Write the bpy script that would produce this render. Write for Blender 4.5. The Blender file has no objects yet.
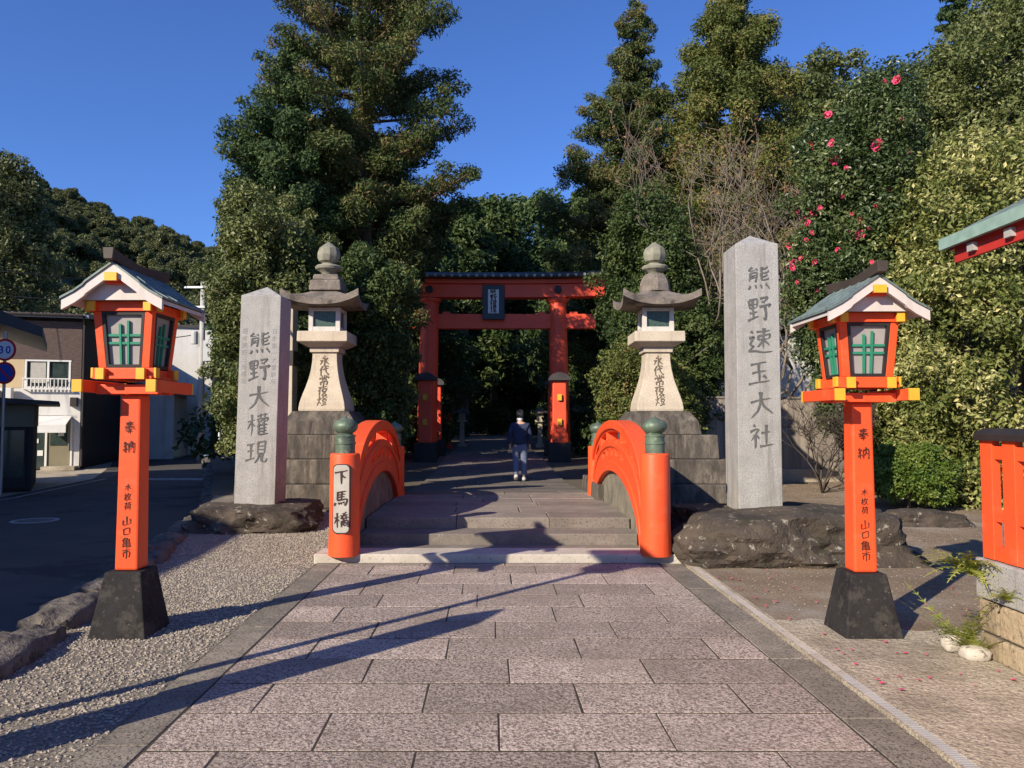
import bpy, bmesh, math, random
import numpy as np
from math import radians, sin, cos, pi, sqrt, tan
from mathutils import Vector, Matrix, noise as mnoise
from mathutils.bvhtree import BVHTree

# ------------------------------------------------------------------ camera, sky, sun, exposure
S = bpy.context.scene
COL = S.collection
CAM_H, PITCH, FPX = 1.6, 2.75, 770.0
cd = bpy.data.cameras.new('camera')
cd.sensor_width = 36.0
cd.lens = 36.0 * FPX / 1024.0
cd.clip_start, cd.clip_end = 0.05, 3000
cam = bpy.data.objects.new('camera', cd)
COL.objects.link(cam)
cam.location = (0, 0, CAM_H)
cam.rotation_euler = (radians(90 + PITCH), 0, 0)
S.camera = cam

SUN_EL, SUN_AZ = 27.5, 41.5           # light travels towards +Y, turned SUN_AZ to the right
w = bpy.data.worlds.new('World')
S.world = w
w.use_nodes = True
nt = w.node_tree
for n in list(nt.nodes):
    nt.nodes.remove(n)
sky = nt.nodes.new('ShaderNodeTexSky')
sky.sky_type = 'NISHITA'
sky.sun_disc = False
sky.sun_elevation = radians(SUN_EL)
sky.sun_rotation = radians(180 + SUN_AZ)
sky.air_density, sky.dust_density, sky.ozone_density = 1.0, 0.2, 4.0
bg = nt.nodes.new('ShaderNodeBackground')
bg.inputs['Strength'].default_value = 0.087
wo = nt.nodes.new('ShaderNodeOutputWorld')
tint = nt.nodes.new('ShaderNodeVectorMath')
tint.operation = 'MULTIPLY'
tint.inputs[1].default_value = (0.68, 0.92, 1.46)
nt.links.new(sky.outputs[0], tint.inputs[0])
nt.links.new(tint.outputs[0], bg.inputs[0])
nt.links.new(bg.outputs[0], wo.inputs[0])

sd = bpy.data.lights.new('sun', 'SUN')
sd.energy = 5.0
sd.angle = radians(0.5)
sd.color = (1.0, 0.88, 0.70)
so = bpy.data.objects.new('sun', sd)
COL.objects.link(so)
ld = Vector((sin(radians(SUN_AZ)) * cos(radians(SUN_EL)), cos(radians(SUN_AZ)) * cos(radians(SUN_EL)), -sin(radians(SUN_EL))))
so.rotation_euler = ld.to_track_quat('-Z', 'Y').to_euler()
so.location = (-20, -20, 30)
vs = S.view_settings
vs.view_transform = 'Standard'
vs.look = 'None'
vs.exposure = 0.47
vs.gamma = 1.0
vs.use_curve_mapping = False
S.cycles.max_bounces = 6

R = random.Random(7)
NR = np.random.default_rng(7)

# ------------------------------------------------------------------ helpers
CP, SP = cos(radians(PITCH)), sin(radians(PITCH))


def at(px, py, Y):
    """world point at depth Y that lies behind pixel (px, py)"""
    a, b = (px - 512) / FPX, (384 - py) / FPX
    d = Y / (CP - b * SP)
    return Vector((a * d, Y, CAM_H + d * (SP + b * CP)))


def tag(o, label=None, cat=None, group=None, kind=None):
    if label:
        o['label'] = label
    if cat:
        o['category'] = cat
    if group:
        o['group'] = group
    if kind:
        o['kind'] = kind
    return o


def thing(name, label, cat, loc=(0, 0, 0), rz=0.0, group=None):
    o = bpy.data.objects.new(name, None)
    o.empty_display_size = 0.2
    COL.objects.link(o)
    o.location = loc
    o.rotation_euler = (0, 0, rz)
    return tag(o, label, cat, group)


def link_mesh(name, me, m=None, parent=None, loc=None, rot=None, bevel=0.0, smooth=None):
    if m is not None and len(me.materials) == 0:
        me.materials.append(m)
    if smooth:
        me.shade_smooth()
        if smooth < 179:
            me.set_sharp_from_angle(angle=radians(smooth))
    o = bpy.data.objects.new(name, me)
    COL.objects.link(o)
    if parent:
        o.parent = parent
    if loc is not None:
        o.location = loc
    if rot is not None:
        o.rotation_euler = rot
    if bevel:
        b = o.modifiers.new('bevel', 'BEVEL')
        b.width = bevel
        b.segments = 2
        b.limit_method = 'ANGLE'
        b.angle_limit = radians(35)
    return o


class MB:
    """collects simple solids and links them as one mesh object"""

    def __init__(s):
        s.v, s.f = [], []

    def add(s, vs_, fs):
        b = len(s.v)
        s.v += [tuple(x) for x in vs_]
        s.f += [tuple(i + b for i in q) for q in fs]
        return s

    def box(s, c, size, rot=None):
        hx, hy, hz = size[0] / 2, size[1] / 2, size[2] / 2
        p = [Vector((x, y, z)) for z in (-hz, hz) for x, y in ((-hx, -hy), (hx, -hy), (hx, hy), (-hx, hy))]
        if rot is not None:
            p = [rot @ q for q in p]
        c = Vector(c)
        return s.add([q + c for q in p], [(3, 2, 1, 0), (4, 5, 6, 7), (0, 1, 5, 4), (1, 2, 6, 5), (2, 3, 7, 6), (3, 0, 4, 7)])

    def loft(s, rings, cap=True):
        """rings: list of equal-length point lists"""
        n = len(rings[0])
        vs_ = [p for r in rings for p in r]
        fs = []
        for k in range(len(rings) - 1):
            for i in range(n):
                j = (i + 1) % n
                fs.append((k * n + i, k * n + j, (k + 1) * n + j, (k + 1) * n + i))
        if cap:
            fs.append(tuple(range(n - 1, -1, -1)))
            fs.append(tuple((len(rings) - 1) * n + i for i in range(n)))
        return s.add(vs_, fs)

    def sq(s, levels, c=(0, 0)):
        """square loft: levels of (z, hx, hy)"""
        return s.loft([[(c[0] + a * hx, c[1] + b * hy, z) for a, b in ((-1, -1), (1, -1), (1, 1), (-1, 1))] for z, hx, hy in levels])

    def lathe(s, prof, c=(0, 0, 0), seg=24):
        return s.loft([[(c[0] + r * cos(2 * pi * i / seg), c[1] + r * sin(2 * pi * i / seg), c[2] + z) for i in range(seg)] for r, z in prof])

    def tube(s, pts, rad, seg=8):
        pts = [Vector(p) for p in pts]
        if not hasattr(rad, '__len__'):
            rad = [rad] * len(pts)
        rings = []
        up = None
        for i, p in enumerate(pts):
            t = (pts[min(i + 1, len(pts) - 1)] - pts[max(i - 1, 0)])
            if t.length < 1e-9:
                t = Vector((0, 0, 1))
            t.normalize()
            if up is None:
                up = Vector((1, 0, 0)) if abs(t.x) < 0.8 else Vector((0, 1, 0))
            u = (up - t * up.dot(t)).normalized()
            v_ = t.cross(u)
            up = u
            rings.append([p + (u * cos(2 * pi * k / seg) + v_ * sin(2 * pi * k / seg)) * rad[i] for k in range(seg)])
        return s.loft(rings)

    def prism(s, poly, axis, a, b):
        """extrude a 2D outline; axis 'x': poly=(y,z), 'y': poly=(x,z), 'z': poly=(x,y)"""
        def P(q, t):
            return {'x': (t, q[0], q[1]), 'y': (q[0], t, q[1]), 'z': (q[0], q[1], t)}[axis]
        return s.loft([[P(q, a) for q in poly], [P(q, b) for q in poly]])

    def mesh(s, name):
        me = bpy.data.meshes.new(name)
        me.from_pydata(s.v, [], s.f)
        bm = bmesh.new()
        bm.from_mesh(me)
        bmesh.ops.recalc_face_normals(bm, faces=bm.faces)
        bm.to_mesh(me)
        bm.free()
        me.update()
        return me

    def build(s, name, m, parent=None, loc=None, rot=None, bevel=0.0, smooth=None):
        return link_mesh(name, s.mesh(name), m, parent, loc, rot, bevel, smooth)


# ------------------------------------------------------------------ materials
def mat(name, c1, c2=None, scale=6.0, rough=0.7, bump=0.0, bscale=None, detail=6.0, metal=0.0, spec=0.4,
        c3=None, scale3=1.5, t3=(0.52, 0.62), tone=False, stretch=None, coord='Object', fine=None, streak=None, tr=(0.82, 1.16)):
    m = bpy.data.materials.new(name)
    m.use_nodes = True
    n, l = m.node_tree.nodes, m.node_tree.links
    p = n['Principled BSDF']
    p.inputs['Roughness'].default_value = rough
    p.inputs['Metallic'].default_value = metal
    p.inputs['Specular IOR Level'].default_value = spec
    if coord == 'World':
        g = n.new('ShaderNodeNewGeometry')
        src = g.outputs['Position']
    else:
        g = n.new('ShaderNodeTexCoord')
        src = g.outputs['Object']
    if stretch:
        mp = n.new('ShaderNodeMapping')
        mp.inputs['Scale'].default_value = stretch
        l.new(src, mp.inputs[0])
        src = mp.outputs[0]

    def noise(sc, det=detail, ro=0.6):
        t = n.new('ShaderNodeTexNoise')
        t.inputs['Scale'].default_value = sc
        t.inputs['Detail'].default_value = det
        t.inputs['Roughness'].default_value = ro
        l.new(src, t.inputs['Vector'])
        return t.outputs['Fac']

    def mix(fac, a, b, blend='MIX'):
        x = n.new('ShaderNodeMix')
        x.data_type = 'RGBA'
        x.blend_type = blend
        for sock, val in ((x.inputs[0], fac), (x.inputs[6], a), (x.inputs[7], b)):
            if hasattr(val, 'is_linked'):
                l.new(val, sock)
            else:
                sock.default_value = val if not isinstance(val, tuple) else (*val, 1.0)[:4]
        return x.outputs[2]

    def ramp(fac, a, b):
        r = n.new('ShaderNodeMapRange')
        r.inputs[1].default_value, r.inputs[2].default_value = a, b
        l.new(fac, r.inputs[0])
        return r.outputs[0]

    col = (*c1, 1.0)
    if c2:
        col = mix(ramp(noise(scale), 0.33, 0.67), c1, c2)
    if fine:
        col = mix(ramp(noise(fine[1], 3.0, 0.7), fine[2] if len(fine) > 2 else 0.45, fine[3] if len(fine) > 3 else 0.6), col, fine[0])
    if c3:
        col = mix(ramp(noise(scale3, 8.0, 0.65), *t3), col, c3)
    if streak:
        mp2 = n.new('ShaderNodeMapping')
        mp2.inputs['Scale'].default_value = (streak[1], streak[1], streak[1] * 0.07)
        tcs = n.new('ShaderNodeTexCoord')
        l.new(tcs.outputs['Object'], mp2.inputs[0])
        tn2 = n.new('ShaderNodeTexNoise')
        tn2.inputs['Scale'].default_value = 1.0
        tn2.inputs['Detail'].default_value = 6.0
        tn2.inputs['Roughness'].default_value = 0.7
        l.new(mp2.outputs[0], tn2.inputs['Vector'])
        col = mix(ramp(tn2.outputs['Fac'], streak[2], streak[3]), col, streak[0])
    if tone:
        a = n.new('ShaderNodeAttribute')
        a.attribute_name = 'tone'
        r = n.new('ShaderNodeMapRange')
        r.inputs[3].default_value, r.inputs[4].default_value = tr
        l.new(a.outputs['Fac'], r.inputs[0])
        x = n.new('ShaderNodeVectorMath')
        x.operation = 'SCALE'
        if hasattr(col, 'is_linked'):
            l.new(col, x.inputs[0])
        else:
            x.inputs[0].default_value = c1
        l.new(r.outputs[0], x.inputs['Scale'])
        col = x.outputs[0]
    if hasattr(col, 'is_linked'):
        l.new(col, p.inputs['Base Color'])
    else:
        p.inputs['Base Color'].default_value = col
    if bump:
        b = n.new('ShaderNodeBump')
        b.inputs['Strength'].default_value = 1.0
        b.inputs['Distance'].default_value = bump
        l.new(noise(bscale or scale, 5.0, 0.65), b.inputs['Height'])
        l.new(b.outputs[0], p.inputs['Normal'])
    return m


def leaf_mat(name, cols, rough=0.5, trans=0.25, spec=0.35):
    """leaf material: colour picked per leaf by the face attribute 'tone'"""
    m = bpy.data.materials.new(name)
    m.use_nodes = True
    n, l = m.node_tree.nodes, m.node_tree.links
    p = n['Principled BSDF']
    p.inputs['Roughness'].default_value = rough
    p.inputs['Specular IOR Level'].default_value = spec
    a = n.new('ShaderNodeAttribute')
    a.attribute_name = 'tone'
    r = n.new('ShaderNodeValToRGB')
    el = r.color_ramp.elements
    el[0].position, el[0].color = cols[0][0], (*cols[0][1], 1)
    el[1].position, el[1].color = cols[-1][0], (*cols[-1][1], 1)
    for pos, c in cols[1:-1]:
        e = el.new(pos)
        e.color = (*c, 1)
    l.new(a.outputs['Fac'], r.inputs[0])
    l.new(r.outputs[0], p.inputs['Base Color'])
    t = n.new('ShaderNodeBsdfTranslucent')
    l.new(r.outputs[0], t.inputs['Color'])
    x = n.new('ShaderNodeMixShader')
    x.inputs[0].default_value = trans
    l.new(p.outputs[0], x.inputs[1])
    l.new(t.outputs[0], x.inputs[2])
    l.new(x.outputs[0], n['Material Output'].inputs[0])
    return m


M = {}
M['paver'] = mat('pink_granite', (0.64, 0.525, 0.445), (0.50, 0.405, 0.34), 2.2, 0.85, 0.02, 52, tone=True, coord='World', tr=(0.74, 1.16),
                 fine=((0.17, 0.13, 0.105), 58, 0.44, 0.60), c3=(0.33, 0.265, 0.21), scale3=1.1, t3=(0.48, 0.78))
M['border'] = mat('border_stone', (0.30, 0.26, 0.205), (0.19, 0.165, 0.13), 5, 0.9, 0.008, 40, tone=True, coord='World',
                  fine=((0.07, 0.06, 0.05), 60, 0.52, 0.62))
M['joint'] = mat('joint_soil', (0.035, 0.028, 0.022), (0.05, 0.045, 0.025), 3, 0.95, coord='World')
M['gravel'] = mat('gravel', (0.33, 0.285, 0.225), (0.23, 0.20, 0.155), 3, 0.95, 0.02, 40, coord='World',
                  fine=((0.10, 0.09, 0.075), 55, 0.5, 0.6))
M['dirt'] = mat('dirt', (0.30, 0.225, 0.15), (0.20, 0.145, 0.095), 1.6, 0.95, 0.015, 30, coord='World',
                fine=((0.10, 0.08, 0.06), 42, 0.52, 0.62), c3=(0.33, 0.29, 0.24), scale3=1.1, t3=(0.5, 0.7))
M['concrete'] = mat('old_concrete', (0.60, 0.52, 0.395), (0.44, 0.375, 0.275), 2.5, 0.9, 0.03, 22, coord='World',
                    fine=((0.22, 0.185, 0.14), 60, 0.47, 0.64), c3=(0.21, 0.175, 0.13), scale3=1.4, t3=(0.47, 0.72))
M['asphalt'] = mat('asphalt', (0.085, 0.077, 0.070), (0.058, 0.053, 0.049), 0.9, 0.9, 0.004, 120, coord='World', fine=((0.12, 0.112, 0.10), 130, 0.56, 0.66), c3=(0.042, 0.038, 0.035), scale3=0.35, t3=(0.55, 0.58))
M['roadpaint'] = mat('road_paint', (0.42, 0.42, 0.40), (0.16, 0.16, 0.16), 6, 0.8, coord='World')
M['kerb'] = mat('kerb_rock', (0.17, 0.15, 0.125), (0.075, 0.066, 0.055), 3, 0.9, 0.05, 9, coord='World', fine=((0.04, 0.035, 0.03), 10, 0.56, 0.68))
M['rock'] = mat('mossy_rock', (0.095, 0.074, 0.056), (0.042, 0.033, 0.026), 2.5, 0.9, 0.06, 6, fine=((0.27, 0.25, 0.2), 11, 0.60, 0.66), c3=(0.04, 0.034, 0.022), scale3=2.2)
M['granite'] = mat('grey_granite', (0.43, 0.42, 0.395), (0.33, 0.32, 0.305), 3.5, 0.78, 0.004, 70, fine=((0.21, 0.205, 0.195), 90, 0.5, 0.62), c3=(0.27, 0.255, 0.225), scale3=1.6, t3=(0.55, 0.75), streak=((0.20, 0.185, 0.16), 9, 0.52, 0.74))
M['lantern_stone'] = mat('pale_lantern_stone', (0.60, 0.52, 0.40), (0.49, 0.42, 0.32), 4, 0.85, 0.004, 45, fine=((0.38, 0.32, 0.24), 70, 0.52, 0.64), streak=((0.30, 0.25, 0.19), 9, 0.55, 0.78))
M['lantern_dark'] = mat('weathered_lantern_stone', (0.24, 0.20, 0.165), (0.13, 0.11, 0.092), 5, 0.9, 0.01, 25, fine=((0.30, 0.28, 0.21), 26, 0.6, 0.7), c3=(0.075, 0.065, 0.055), scale3=3)
M['lantern_moss'] = mat('lichened_stone', (0.30, 0.29, 0.22), (0.17, 0.16, 0.12), 7, 0.9, 0.01, 25, fine=((0.36, 0.36, 0.29), 20, 0.58, 0.7))
M['step_stone'] = mat('stained_step_stone', (0.20, 0.17, 0.135), (0.075, 0.063, 0.052), 3.5, 0.9, 0.012, 20, stretch=(1.6, 1.6, 0.6),
                      fine=((0.08, 0.07, 0.06), 13, 0.5, 0.68), c3=(0.045, 0.04, 0.034), scale3=2.6, t3=(0.46, 0.66), streak=((0.035, 0.03, 0.026), 7, 0.50, 0.70))
M['bridge_step'] = mat('bridge_step_stone', (0.26, 0.225, 0.185), (0.17, 0.147, 0.12), 2.5, 0.85, 0.005, 45, coord='World',
                       fine=((0.13, 0.115, 0.10), 38, 0.52, 0.64), c3=(0.16, 0.14, 0.12), scale3=1.3)
M['slab'] = mat('pale_sill_stone', (0.55, 0.50, 0.43), (0.43, 0.385, 0.32), 3, 0.85, 0.006, 30, coord='World', fine=((0.26, 0.225, 0.18), 26, 0.58, 0.68))
M['infill'] = mat('grey_infill', (0.26, 0.235, 0.18), (0.15, 0.135, 0.10), 4, 0.9, 0.008, 25, fine=((0.13, 0.12, 0.09), 22, 0.55, 0.68), c3=(0.09, 0.08, 0.06), scale3=2.4, t3=(0.56, 0.7))
M['orange'] = mat('vermilion_paint', (0.86, 0.10, 0.024), (0.76, 0.088, 0.026), 2.2, 0.48, 0.0025, 12, spec=0.35, fine=((0.60, 0.075, 0.03), 30, 0.64, 0.74), c3=(0.80, 0.14, 0.055), scale3=3.2, t3=(0.55, 0.72), streak=((0.62, 0.07, 0.025), 12, 0.58, 0.80))
M['orange_old'] = mat('faded_vermilion', (0.86, 0.10, 0.04), (0.74, 0.08, 0.035), 2.0, 0.5, 0.002, 10, fine=((0.6, 0.06, 0.03), 14, 0.6, 0.72))
M['red_wood'] = mat('dark_red_paint', (0.50, 0.035, 0.025), (0.42, 0.03, 0.022), 3, 0.55)
M['yellow'] = mat('yellow_end_paint', (0.80, 0.44, 0.035), (0.70, 0.37, 0.035), 8, 0.5)
M['black_stone'] = mat('black_base_paint', (0.034, 0.032, 0.032), (0.018, 0.017, 0.018), 5, 0.85, 0.006, 30, spec=0.15, fine=((0.10, 0.095, 0.09), 34, 0.62, 0.72), c3=(0.055, 0.05, 0.045), scale3=6)
M['black'] = mat('black_paint', (0.02, 0.018, 0.018), (0.03, 0.027, 0.026), 5, 0.55)
M['ink'] = mat('ink', (0.05, 0.018, 0.012), None, rough=0.7)
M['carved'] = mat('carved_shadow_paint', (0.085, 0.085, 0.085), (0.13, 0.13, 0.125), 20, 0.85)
M['carved_faint'] = mat('worn_carving', (0.27, 0.27, 0.265), (0.33, 0.33, 0.32), 20, 0.85)
M['carved_brown'] = mat('brown_carving', (0.12, 0.09, 0.06), (0.17, 0.13, 0.09), 20, 0.85)
M['panel'] = mat('lamp_panel', (0.36, 0.33, 0.315), (0.29, 0.265, 0.255), 5, 0.35)
M['green'] = mat('green_lattice', (0.025, 0.25, 0.15), (0.025, 0.21, 0.125), 9, 0.5)
M['white_wood'] = mat('white_gable_paint', (0.62, 0.57, 0.54), (0.52, 0.47, 0.44), 6, 0.6, stretch=(2, 2, 0.5))
M['copper'] = mat('patina_copper_roof', (0.19, 0.25, 0.235), (0.12, 0.155, 0.15), 9, 0.5, 0.002, 30, metal=0.15, fine=((0.08, 0.07, 0.06), 17, 0.58, 0.7))
M['copper_edge'] = mat('green_patina', (0.30, 0.44, 0.37), (0.22, 0.33, 0.28), 9, 0.55)
M['ridge'] = mat('ridge_wood', (0.075, 0.055, 0.045), (0.045, 0.035, 0.03), 8, 0.6, stretch=(1, .3, 1))
M['finial'] = mat('green_bronze', (0.155, 0.215, 0.145), (0.075, 0.10, 0.08), 7, 0.5, 0.002, 25, metal=0.2, fine=((0.24, 0.31, 0.22), 12, 0.56, 0.7))
M['plaque'] = mat('white_plaque', (0.47, 0.44, 0.385), (0.38, 0.355, 0.31), 7, 0.6)
M['white'] = mat('white_paint', (0.75, 0.74, 0.71), (0.66, 0.65, 0.62), 3, 0.6)
M['white_wall'] = mat('white_render', (0.70, 0.68, 0.64), (0.60, 0.58, 0.54), 1.2, 0.8, fine=((0.42, 0.4, 0.37), 2.2, 0.62, 0.8), streak=((0.42, 0.40, 0.36), 2.5, 0.54, 0.75))
M['glass_dark'] = mat('dark_glass', (0.05, 0.07, 0.065), (0.03, 0.045, 0.04), 5, 0.12, spec=0.6)
M['lamp_glass'] = mat('green_lamp_glass', (0.07, 0.12, 0.095), (0.03, 0.05, 0.045), 35, 0.3)
M['shingle'] = mat('brown_shingle', (0.13, 0.088, 0.075), (0.075, 0.052, 0.045), 3, 0.85, 0.02, 4, stretch=(1.5, 1.5, 9))
M['dark_wall'] = mat('dark_boarding', (0.05, 0.04, 0.036), (0.035, 0.028, 0.026), 2, 0.8, 0.01, 5, stretch=(5, 5, .4))
M['beige'] = mat('beige_panel', (0.55, 0.42, 0.25), (0.50, 0.38, 0.22), 2, 0.7)
M['olive_wall'] = mat('olive_plaster', (0.24, 0.21, 0.14), (0.20, 0.175, 0.115), 2, 0.85)
M['roof_tile'] = mat('grey_roof_tile', (0.30, 0.30, 0.30), (0.20, 0.20, 0.20), 8, 0.6, 0.02, 5, stretch=(3, .6, 1))
M['roof_dark'] = mat('dark_roof', (0.06, 0.055, 0.055), (0.04, 0.037, 0.037), 4, 0.6, 0.01, 6)
M['boards'] = mat('weathered_boards', (0.33, 0.285, 0.24), (0.23, 0.195, 0.165), 2.5, 0.85, 0.004, 14, stretch=(9, 9, 0.35), tone=True)
M['steel'] = mat('galvanised_steel', (0.50, 0.50, 0.49), (0.42, 0.42, 0.41), 8, 0.45, metal=0.6)
M['drain'] = mat('drain_grate_steel', (0.55, 0.55, 0.54), (0.45, 0.45, 0.44), 5, 0.5, metal=0.3)
M['pole'] = mat('concrete_pole', (0.42, 0.41, 0.39), (0.36, 0.35, 0.33), 3, 0.8)
M['pole_box'] = mat('pole_box_grey', (0.45, 0.46, 0.46), None, rough=0.5)
M['sign_blue'] = mat('sign_blue', (0.03, 0.08, 0.42), None, rough=0.4)
M['sign_red'] = mat('sign_red', (0.62, 0.03, 0.03), None, rough=0.4)
M['sign_white'] = mat('sign_white', (0.78, 0.78, 0.78), None, rough=0.4)
M['bark'] = mat('brown_bark', (0.20, 0.125, 0.085), (0.11, 0.07, 0.05), 5, 0.9, 0.03, 8, stretch=(3, 3, .4), coord='World')
M['bark_grey'] = mat('grey_bark', (0.22, 0.19, 0.16), (0.13, 0.11, 0.09), 5, 0.9, 0.02, 8, stretch=(3, 3, .5), coord='World')
M['twig'] = mat('bare_twig', (0.25, 0.205, 0.165), (0.16, 0.13, 0.10), 5, 0.85, coord='World')
M['wall_stone'] = mat('tan_wall_stone', (0.42, 0.33, 0.21), (0.30, 0.23, 0.145), 3, 0.9, 0.02, 14, tone=True, fine=((0.16, 0.13, 0.09), 18, 0.56, 0.66))
M['mortar'] = mat('dark_mortar', (0.13, 0.11, 0.09), (0.08, 0.07, 0.055), 8, 0.95)
M['hill'] = mat('hill_floor', (0.03, 0.04, 0.018), (0.055, 0.06, 0.026), 0.3, 0.95, coord='World')
M['ground'] = mat('garden_soil', (0.14, 0.115, 0.085), (0.09, 0.075, 0.055), 1.2, 0.95, 0.02, 14, coord='World')
M['skin'] = mat('skin', (0.55, 0.34, 0.24), None, rough=0.5)
M['hair'] = mat('dark_hair', (0.02, 0.018, 0.017), (0.05, 0.047, 0.045), 30, 0.6)
M['navy'] = mat('navy_cloth', (0.035, 0.045, 0.095), (0.022, 0.03, 0.068), 6, 0.85, 0.03, 9)
M['denim'] = mat('faded_denim', (0.17, 0.20, 0.30), (0.13, 0.155, 0.24), 6, 0.85, 0.03, 9)
M['shoe'] = mat('pale_shoe', (0.5, 0.5, 0.5), None, rough=0.6)
M['petal'] = mat('pink_petal', (0.76, 0.07, 0.18), (0.62, 0.045, 0.13), 8, 0.6)
M['stamen'] = mat('stamen', (0.75, 0.50, 0.10), None, rough=0.7)

L_ = {}
L_['cedar'] = leaf_mat('cedar_leaf', [(0, (0.050, 0.077, 0.027)), (0.5, (0.098, 0.135, 0.043)), (0.8, (0.156, 0.169, 0.056)), (1, (0.237, 0.169, 0.075))], 0.65, spec=0.2)
L_['cypress'] = leaf_mat('cypress_leaf', [(0, (0.041, 0.074, 0.031)), (0.5, (0.072, 0.120, 0.043)), (1, (0.138, 0.174, 0.060))], 0.65, spec=0.2)
L_['olive'] = leaf_mat('broad_olive_leaf', [(0, (0.070, 0.095, 0.026)), (0.5, (0.130, 0.160, 0.048)), (1, (0.24, 0.25, 0.09))], 0.45, spec=0.4)
L_['dark'] = leaf_mat('dark_broad_leaf', [(0, (0.032, 0.057, 0.017)), (0.6, (0.061, 0.097, 0.026)), (1, (0.109, 0.142, 0.041))], 0.5, spec=0.3)
L_['yellow'] = leaf_mat('yellow_green_leaf', [(0, (0.078, 0.103, 0.027)), (0.5, (0.140, 0.168, 0.043)), (0.85, (0.213, 0.224, 0.062)), (1, (0.280, 0.202, 0.078))], 0.6, spec=0.25)
L_['varie'] = leaf_mat('variegated_leaf', [(0, (0.098, 0.126, 0.029)), (0.45, (0.183, 0.210, 0.053)), (0.7, (0.317, 0.318, 0.105)), (1, (0.610, 0.564, 0.252))], 0.45, spec=0.35)
L_['camellia'] = leaf_mat('camellia_leaf', [(0, (0.045, 0.075, 0.024)), (0.6, (0.085, 0.125, 0.04)), (1, (0.165, 0.20, 0.07))], 0.38, spec=0.45)
L_['bush'] = leaf_mat('clipped_bush_leaf', [(0, (0.065, 0.115, 0.018)), (0.5, (0.123, 0.189, 0.030)), (1, (0.203, 0.257, 0.054))], 0.4)
L_['hilltree'] = leaf_mat('hill_leaf', [(0, (0.053, 0.070, 0.025)), (0.5, (0.104, 0.124, 0.044)), (1, (0.198, 0.202, 0.078))])
L_['rust'] = leaf_mat('rusty_leaf', [(0, (0.15, 0.075, 0.035)), (1, (0.26, 0.16, 0.06))])
L_['fern'] = leaf_mat('fern_leaf', [(0, (0.24, 0.30, 0.05)), (1, (0.50, 0.50, 0.12))])

# ------------------------------------------------------------------ ground heights
PC = lambda y: 0.10 - 0.028 * y                    # centre line of the approach


def gz(y):
    ks = [(-50, 0), (9, 0), (14, 0.14), (17, 0.2), (20, 0.21), (26, 0.36), (60, 0.5), (600, 0.5)]
    for (a, za), (b, zb) in zip(ks, ks[1:]):
        if y <= b:
            return za + (zb - za) * max(0, (y - a) / (b - a))
    return 0.5


def interp(ks, y):
    if y <= ks[0][0]:
        return ks[0][1]
    for (a, va), (b, vb) in zip(ks, ks[1:]):
        if y <= b:
            return va + (vb - va) * (y - a) / (b - a)
    return ks[-1][1]


KERB = [(-40, -2.6), (0, -3.0), (4, -3.28), (5.05, -3.40), (6.9, -3.72), (11.3, -4.75), (14.7, -5.7), (20, -7.7), (31, -12.2), (36, -14.2), (60, -26), (90, -44)]
ROADL = [(-40, -10.6), (0, -10.9), (18, -12.0), (24, -13.0), (30, -15.6), (45, -23), (60, -33), (90, -55)]
xk = lambda y: interp(KERB, y)
xl = lambda y: interp(ROADL, y)
ROAD_Z = -0.19


def strip(name, ys, fl, fr, fz, m, nx=2, kind='structure', dz=0.0):
    v, f = [], []
    for y in ys:
        a, b = fl(y), fr(y)
        for i in range(nx):
            x = a + (b - a) * i / (nx - 1)
            v.append((x, y, fz(y) + dz))
    for j in range(len(ys) - 1):
        for i in range(nx - 1):
            f.append((j * nx + i, j * nx + i + 1, (j + 1) * nx + i + 1, (j + 1) * nx + i))
    me = bpy.data.meshes.new(name)
    me.from_pydata(v, [], f)
    o = link_mesh(name, me, m)
    if kind:
        o['kind'] = kind
    return o


YS = [-60, -30, -15, -6, 0, 2, 4, 5, 6, 7, 8, 9, 10, 11, 12, 13, 14, 15, 16, 17, 18, 20, 22, 24, 26, 28, 31, 36, 42, 50, 60, 75, 90, 130, 200, 330, 600]
strip('ground', YS, lambda y: xk(y) - 0.02, lambda y: 600, gz, M['ground'], 12, dz=-0.012)
strip('town_ground', YS, lambda y: -600, lambda y: xk(y) - 0.02, lambda y: ROAD_Z - 0.03, M['concrete'], 2)
YR = [-40, -20, -8, 0, 4, 6, 8, 10, 12, 14, 16, 18, 20, 22, 24, 27, 31, 36, 45, 60, 90]
strip('road', YR, xl, lambda y: xk(y) - 0.03, lambda y: ROAD_Z, M['asphalt'])
strip('road_edge_line', [12, 15, 18, 21, 24], lambda y: xl(y) + 0.35, lambda y: xl(y) + 0.47, lambda y: ROAD_Z + 0.005, M['roadpaint'])
strip('road_crossing_line', [23.4, 24.2], lambda y: -11.6, lambda y: -9.2, lambda y: ROAD_Z + 0.005, M['roadpaint'])
# gravel on the left, bare dirt and old concrete on the right
PATH_HW = 1.77
BW = 0.27
YG = [-12, -4, 0, 2, 4, 5, 6, 7, 8, 9, 10, 11, 12, 13, 14, 15]
strip('gravel_bed', YG, lambda y: xk(y) + 0.05, lambda y: PC(y) - PATH_HW - BW + 0.01, gz, M['gravel'], 6, dz=0.0)
strip('dirt_yard', [y for y in YS if -20 < y < 19], lambda y: PC(y) + PATH_HW + BW + 0.135, lambda y: 14, gz, M['dirt'], 8, dz=0.0)


def concrete_edge(y):
    return 3.9 + 0.3 * sin(y * 2.1)


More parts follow.
